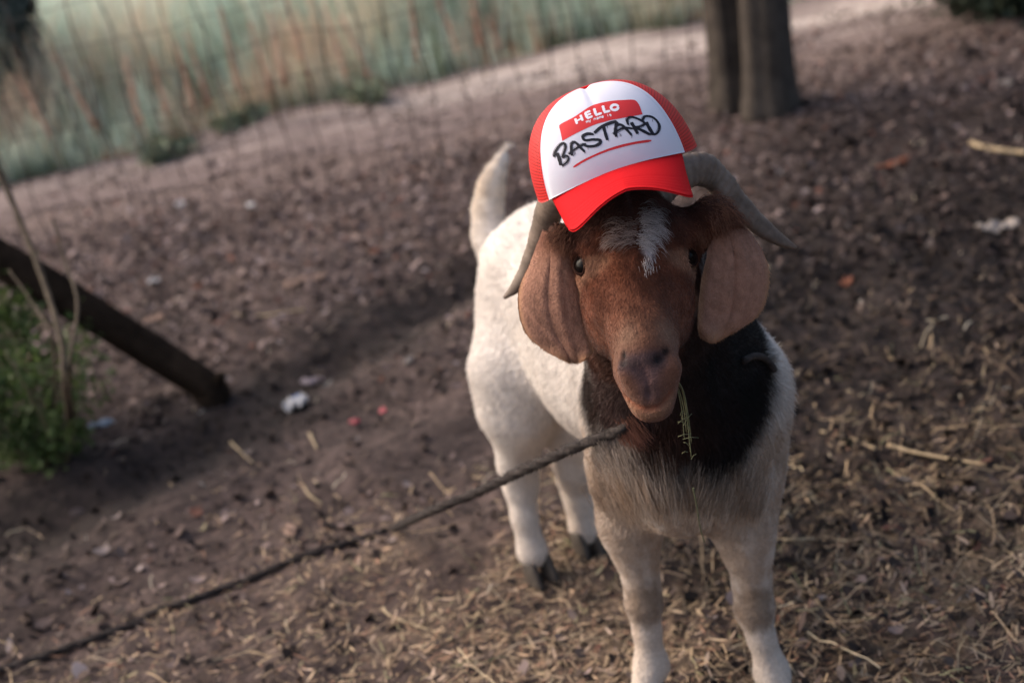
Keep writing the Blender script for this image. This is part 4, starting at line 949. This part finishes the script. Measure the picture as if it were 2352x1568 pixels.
# thin bare stems by the log
def stick(name, pth, r, mat, label, cat, group=None, n=8):
    c = catmull(pth, n); rr = np.linspace(r[0], r[1], len(c)) * (1 + .12 * np.sin(np.arange(len(c)) * 1.7)); v, f = tube(c, rr, 8)
    return tag(mesh_obj(name, v, f, mat), label, cat, group)
twig_mat = material('twig_bark', rough=.85, noise=(40, (.04, .028, .018), (.10, .072, .045), .3, .7), bump=[(150, .4, .002)])
d0 = 3.55
stick('sapling_stem', [Gh(165, 1010), P(150, 900, d0), P(140, 780, d0 + .05), P(105, 660, d0 + .2), P(60, 540, d0 + .3), P(10, 420, d0 + .35), P(-20, 350, d0 + .35)], (.007, .009), twig_mat, 'thick bare tan stem rising past the log to the left edge', 'stem')
stick('sapling_stem', [Gh(172, 1000), P(160, 860, d0), P(178, 700, d0 + .1), P(150, 600, d0 + .25), P(120, 500, d0 + .3)], (.006, .003), twig_mat, 'thin tan stem curving up behind the log, right of the thick one', 'stem')
stick('sapling_stem', [Gh(120, 990), P(125, 800, d0), P(70, 690, d0 + .1), P(20, 620, d0 + .2)], (.004, .002), twig_mat, 'finest dark twig crossing under the leaning log', 'stem')

# ------------------------------------------------------------------ leaning log
bark = material('bark', rough=.92, noise=(14, (.010, .007, .005), (.034, .023, .016), .3, .7), spec=.03, bump=[(60, .8, .012), (200, .4, .004)])
lb0 = Gh(478, 915); dl = float(-((lb0 - CPOS) @ RC)[2])
lp = catmull([lb0 - UPW * .02, P(487, 898, dl), P(380, 828, dl), P(271, 758, dl - .02), P(140, 678, dl - .05), P(0, 595, dl - .08), P(-160, 505, dl - .12), P(-380, 385, dl - .15)], 10)
rr = np.linspace(.047, .060, len(lp)) * (1 + .03 * np.sin(np.arange(len(lp)) * .31 + 1))
log = empty('leaning_log', tuple(lb0), 'dark brown log leaning up to the left with its foot on the soil', 'log')
v, f = tube(lp, rr, 24, True, lambda i, a: 1 + .03 * np.cos(3 * a + i * .05) + .03 * np.cos(7 * a + i * .11)); attach(mesh_obj('trunk', v, f, bark), log)
kb = P(492, 888, dl - .02); v, f = tube(catmull([kb - np.array([.05, 0, 0]), kb + np.array([.01, 0, .01]), kb + np.array([.035, 0, .035])], 5), np.linspace(.022, .014, 11), 10); attach(mesh_obj('branch_stub', v, f, bark), log)

# ------------------------------------------------------------------ double trunked tree on the fence line
tb = Gh(1740, 262); dt = float(-((tb - CPOS) @ RC)[2])
tree = empty('tree', tuple(tb), 'tree with two grey brown trunks grown together behind the goat', 'tree')
tree_bark = material('tree_bark', rough=.95, noise=(11, (.036, .028, .022), (.105, .083, .067), .3, .72), bump=[(40, 1, .02), (150, .5, .005)])
def trunk(px0, px1, rad, seed, off):
    rg = np.random.default_rng(seed); b = Gh(px0, 258); b[1] += off; pth = []
    for z in np.linspace(-.06, 4.2, 60): pth.append(np.array([b[0] + (px1) * z + .02 * math.sin(z * 2 + seed), b[1] + .02 * math.sin(z * 1.7), b[2] + z]))
    zz = np.linspace(-.06, 4.2, 60); r_ = rad * (1 - .07 * zz) * (1 + .26 * np.exp(-np.clip(zz, 0, 9) / .10)); th0 = rg.uniform(0, 6, 3)
    return tube(pth, r_, 40, True, lambda i, a: 1 + .07 * np.cos(2 * a + th0[0]) + .07 * np.cos(5 * a + th0[1] + i * .015) + .035 * np.cos(11 * a + th0[2] - i * .03) + .02 * np.cos(19 * a + i * .06))
v, f = trunk(1682, .045, .080, 1, .05); attach(mesh_obj('trunk', v, f, tree_bark), tree)
v, f = trunk(1758, .10, .102, 2, .0); attach(mesh_obj('trunk', v, f, tree_bark), tree)
v, f = trunk(1800, .11, .034, 3, .12); attach(mesh_obj('trunk', v, f, bark), tree)
rgc = np.random.default_rng(91); cs = []; limbs = []
for i in range(26):
    a = rgc.uniform(0, 2 * math.pi); r_ = rgc.uniform(.3, 2.6); c = np.array([tb[0] + .3 + math.cos(a) * r_, tb[1] + math.sin(a) * r_ * .9, rgc.uniform(3.6, 5.6)])
    limbs.append(tube(catmull([np.array([tb[0] + .12, tb[1], 3.0 + rgc.random()]), (c + np.array([tb[0], tb[1], 3.4])) / 2 + rgc.normal(0, .1, 3), c], 6), np.linspace(.05, .012, 13), 6)); cs.append(c + rgc.normal(0, 1, (240, 3)) * np.array([.5, .5, .28]))
v, f = merge(limbs); attach(mesh_obj('limb', v, f, bark), tree)
v, f = leaf_cloud(np.vstack(cs), rgc, (.07, .15), 1.6); attach(mesh_obj('crown', v, f, dark_leaf), tree)

# ------------------------------------------------------------------ wire fence
FY = float(tb[1]) + .02
fence = empty('wire_fence', (-2.0, FY, 0), 'thin rusty wire mesh fence running left from the tree along the path', 'fence')
wire_mat = material('rusty_wire', rough=.8, noise=(30, (.040, .027, .024), (.085, .058, .05), .3, .7))
rgf = np.random.default_rng(31); parts = []
x = float(tb[0]) - .22; xs_ = []
while x > -4.6: xs_.append(x); x -= .118 + rgf.normal(0, .006)
for x in xs_:
    ph = rgf.uniform(0, 6); z0 = float(gh(x, FY)); pth = [np.array([x + .010 * math.sin(z * 14 + ph) + .012 * math.sin(z * 5 + ph * 2), FY + .006 * math.sin(z * 9 + ph), z0 + z]) for z in np.linspace(-.02, 1.15, 26)]; parts.append(tube(pth, .0029, 4, False))
v, f = merge(parts); attach(mesh_obj('vertical_wires', v, f, wire_mat), fence); parts = []
for z in np.arange(.06, 1.16, .155):
    parts.append(tube([np.array([x, FY + .004, z + .008 * math.sin(x * 9 + z * 20) + float(gh(x, FY))]) for x in np.arange(-4.6, float(tb[0]) - .1, .06)], .0017, 4, False))
v, f = merge(parts); attach(mesh_obj('horizontal_wires', v, f, wire_mat), fence)
v, f = tube([np.array([-4.62, FY, z]) for z in np.linspace(-.05, 1.25, 8)], .035, 12); attach(mesh_obj('post', v, f, bark), fence)

# ------------------------------------------------------------------ rope
rope_mat = material('dark_rope', rough=.95, noise=(130, (.009, .007, .007), (.050, .038, .034), .3, .7))
rope = empty('rope', tuple(on_body(1440, 972, .01)[0]), 'dark fuzzy rope from the goat\'s neck down across the ground to the left', 'rope')
r0 = on_body(1440, 978, .004)[0]
rp = [r0 + (P(1480, 958, 2.2) - P(1440, 978, 2.1)) * .8, r0, P(1395, 998, 2.08), P(1290, 1040, 2.17), P(1180, 1090, 2.32), P(1080, 1137, 2.48), P(985, 1175, 2.62)]
rp += [Gh(a, b, .008) for a, b in ((905, 1212), (868, 1226), (800, 1246), (720, 1270), (640, 1300), (590, 1322), (520, 1348), (440, 1378), (370, 1398), (310, 1432), (240, 1456), (160, 1484), (80, 1512), (0, 1538), (-120, 1580), (-260, 1640))]
rc = catmull(rp, 26)
def twist_tube(c, r):
    ln = np.concatenate([[0], np.cumsum(np.linalg.norm(np.diff(c, axis=0), axis=1))]); s = np.arange(0, ln[-1], .0035); c = np.stack([np.interp(s, ln, c[:, k]) for k in range(3)], 1)
    return tube(c, r, 12, True, lambda i, a: 1 + .20 * np.cos(3 * a - i * .42)), c
(v, f), rcc = twist_tube(rc, .0074); attach(mesh_obj('strand', v, f, rope_mat), rope)
nz = 5000; ii = RNG.integers(0, len(rcc) - 1, nz); tg = rcc[ii + 1] - rcc[ii]; tg /= np.linalg.norm(tg, axis=1)[:, None]; dv = RNG.normal(0, 1, (nz, 3)); dv -= tg * (dv * tg).sum(1)[:, None]; dv /= np.linalg.norm(dv, axis=1)[:, None]
q0 = rcc[ii] + dv * .005; q1 = q0 + dv * .004 + tg * .003; q2 = q1 + dv * .003 * RNG.random((nz, 1)) + tg * .004
fur_obj('fuzz', np.stack([q0, q1, q2], 1), np.tile([.0004, .0003, .0001], (nz, 1)), np.tile([.03, .022, .02], (nz, 1)), fur_mat, rope)
# collar loop: lies on the neck, knot where the lead starts
cp = [on_body(a, b, .006)[0] for a, b in ((1700, 828), (1722, 818), (1745, 822), (1762, 838), (1770, 852))]
v, f = tube(catmull(cp, 8), .0055, 8); attach(mesh_obj('collar_loop', v, f, rope_mat), rope)
v, f = uvsphere(on_body(1442, 977, .002)[0], .008, 16, 10); attach(mesh_obj('knot', v, f, rope_mat), rope)

# hay hanging from the mouth
hay_mat = material('hay', rough=.9, noise=(50, (.09, .095, .045), (.19, .18, .10), .3, .7))
parts = []; fz = []
for k in range(5):
    o = RNG.normal(0, 3, 2); dd = 1.86 + RNG.uniform(0, .03); L_ = RNG.uniform(.55, 1)
    pth = [P(1548 + o[0], 872 + o[1], 1.865), P(1562 + o[0] * 1.5, 900, dd), P(1572 + o[0] * 1.6, 900 + 70 * L_, dd + .02), P(1578 + o[0] * 2, 900 + 160 * L_, dd + .05)]; parts.append(tube(catmull(pth, 8), np.linspace(.0010, .0005, 25), 5))
for k in range(12):
    t_ = RNG.random(); c = P(1562 + 18 * t_ + RNG.normal(0, 6), 890 + 165 * t_, 1.87 + .05 * t_); d_ = CR * RNG.normal(0, 1) + CU * RNG.normal(-.6, .5); d_ /= np.linalg.norm(d_); l_ = RNG.uniform(.008, .022); parts.append(tube([c - d_ * l_ * .5, c + UPW * .002, c + d_ * l_ * .5], .0005, 4))
v, f = merge(parts); tag(mesh_obj('hay_wisp', v, f, hay_mat), 'wisp of greenish hay hanging from the goat\'s mouth', 'hay')
tag(stick('hay_stalk', [P(1592, 1120, 2.02), P(1600, 1160, 2.05), P(1608, 1210, 2.09), P(1618, 1245, 2.12)], (.0012, .0008), hay_mat, 'thin pale stalk caught in the hair of the goat\'s chest', 'hay'))

# ------------------------------------------------------------------ single pieces on the ground
def scrap(name, px, py, w_, l_, ang, mat, label, cat, seed, crumple=.25, lift=.004, n=12, edge=.12):
    rg = np.random.default_rng(seed); c = Gh(px, py); u, v_ = np.meshgrid(np.linspace(-1, 1, n), np.linspace(-1, 1, n), indexing='ij')
    rim = 1 + edge * fbm(u * 2 + seed, v_ * 2, 3, seed); r2 = u * w_ * .5 * rim * np.sqrt(1 - v_ * v_ * .45); s2 = v_ * l_ * .5 * rim * np.sqrt(1 - u * u * .45); ca, sa = math.cos(ang), math.sin(ang)
    x = c[0] + r2 * ca - s2 * sa; y = c[1] + r2 * sa + s2 * ca; z = gh(x, y) + lift + crumple * w_ * np.abs(fbm(u * 1.8 + seed, v_ * 1.8, 3, seed + 3)) + .15 * crumple * w_
    top_ = np.stack([x, y, z], -1).reshape(-1, 3); b_ = top_ - UPW * .0012; f = grid_faces(n, n); F = np.vstack([f, f[:, ::-1] + n * n])
    rim_ = [i * n for i in range(n)] + [(n - 1) * n + j for j in range(1, n)] + [i * n + n - 1 for i in range(n - 2, -1, -1)] + list(range(n - 2, 0, -1)); rim_ = np.array(rim_); nx = np.roll(rim_, -1); F = np.vstack([F, np.stack([rim_, rim_ + n * n, nx + n * n, nx], 1)])
    o = mesh_obj(name, np.vstack([top_, b_]) , F, mat); return tag(o, label, cat)
mwhite = material('white_paper', base=(.44, .43, .44), rough=.8); mblue = material('pale_plastic', base=(.30, .35, .42), rough=.5); mpink = material('pink_wrapper', base=(.42, .085, .10), rough=.5); mleaf = material('orange_leaf', rough=.8, noise=(60, (.12, .042, .026), (.20, .075, .042), .3, .7)); mbark = material('bark_chip', rough=.9, noise=(50, (.16, .10, .075), (.33, .22, .17), .3, .7)); mpale = material('pale_leaf', rough=.85, noise=(40, (.20, .17, .15), (.34, .29, .26), .3, .7)); mdblue = material('blue_print', base=(.05, .12, .30), rough=.5)
scrap('paper_scrap', 682, 940, .075, .060, .3, mwhite, 'crumpled white paper scrap on the soil right of the log foot', 'litter', 1, .5)
scrap('plastic_scrap', 684, 917, .032, .024, .5, mdblue, 'small blue scrap touching the crumpled white paper', 'litter', 2, .3)
scrap('wrapper', 816, 974, .032, .026, 1.0, mpink, 'small pink candy wrapper left of the goat\'s hind leg', 'litter', 3, .4)
scrap('wrapper', 880, 948, .020, .030, .2, mpink, 'tiny faded pink wrapper nearest the goat\'s hind leg', 'litter', 4, .4)
scrap('plastic_scrap', 235, 980, .075, .030, .2, mblue, 'pale bluish plastic scrap beside the green shrub', 'litter', 5, .3)
scrap('plastic_scrap', 720, 886, .07, .03, .2, material('grey_plastic', base=(.26, .21, .23), rough=.5), 'greyish plastic scrap just above the white paper', 'litter', 15, .4)
scrap('paper_scrap', 416, 474, .045, .055, .3, mwhite, 'white scrap on the soil below the fence, left one of two', 'litter', 6, .4)
scrap('paper_scrap', 575, 475, .035, .065, .5, mwhite, 'white scrap on the soil below the fence, right one of two', 'litter', 7, .4)
scrap('paper_scrap', 355, 652, .042, .040, .5, mwhite, 'small white scrap above the leaning log', 'litter', 8, .4)
scrap('dry_leaf', 455, 662, .035, .025, .5, mleaf, 'bright orange dry leaf above the leaning log', 'leaf', 9, .3)
scrap('dry_leaf', 705, 650, .16, .05, .35, mbark, 'long reddish dry leaf on the soil left of the goat', 'leaf', 10, .12)
scrap('dry_leaf', 860, 582, .05, .05, .4, mleaf, 'orange leaf below the goat\'s tail', 'leaf', 16, .3)
scrap('dry_leaf', 2055, 383, .13, .035, .15, mleaf, 'orange brown dry leaf on the soil right of the horn', 'leaf', 11, .12)
scrap('dry_leaf', 2292, 530, .13, .055, -.15, mpale, 'large pale curled leaf near the right edge', 'leaf', 12, .22)
scrap('dry_leaf', 2310, 198, .045, .05, .6, mpale, 'small pale yellow leaf near the right edge, above the stick', 'leaf', 13, .5)
scrap('bark_chip', 668, 1222, .028, .062, .25, mbark, 'pinkish tan bark chip above the rope at the left', 'bark chip', 14, .25)
scrap('dry_leaf', 362, 740, .09, .06, .5, mbark, 'pale curled brown leaf right of the leaning log', 'leaf', 17, .3)
scrap('dry_leaf', 940, 832, .02, .05, -.4, mpale, 'narrow pale leaf left of the goat\'s thigh', 'leaf', 18, .5)
scrap('dry_leaf', 1945, 648, .04, .03, .2, mleaf, 'small orange leaf on the dark soil right of the ear', 'leaf', 19, .3)
cst = Gh(2333, 690)
pale_stick = material('pale_stick', rough=.8, noise=(40, (.28, .20, .12), (.42, .33, .21), .3, .7), bump=[(120, .3, .002)])
def gstick(pp, r, label, dz=.008): stick('stick', [Gh(a, b, dz) for a, b in pp], r, pale_stick, label, 'stick')
gstick([(2230, 328), (2260, 338), (2300, 345), (2352, 351), (2440, 356)], (.008, .010), 'pale bare stick entering from the right edge of the photo')
gstick([(2040, 1022), (2100, 1038), (2180, 1053), (2260, 1066), (2330, 1078)], (.0045, .002), 'long pale dry stalk lying right of the goat\'s chest')
gstick([(1885, 990), (1950, 1005), (2010, 1030)], (.003, .003), 'short dry stalk between the goat and the long stalk')
gstick([(1780, 1238), (1820, 1238), (1872, 1236)], (.0028, .002), 'thin yellow stalk touching the goat\'s right-hand foreleg')
gstick([(2090, 1137), (2125, 1128), (2160, 1113)], (.0028, .002), 'short bright straw stalk right of the foreleg')
gstick([(530, 722), (590, 726), (650, 718), (700, 710)], (.006, .004), 'thin dark-shadowed stick lying left of the goat')
gstick([(712, 996), (718, 1010), (728, 1030)], (.004, .003), 'short pale stick below the white paper')
gstick([(698, 1118), (712, 1138), (738, 1156)], (.003, .002), 'slim curved stick above the bark chip')
gstick([(880, 1395), (895, 1412), (940, 1430), (985, 1445)], (.0025, .0015), 'thin curved pale stalk in the straw below the rope')
gstick([(530, 1015), (555, 1040), (580, 1062)], (.003, .002), 'short pale twig left of the goat, below the log foot')
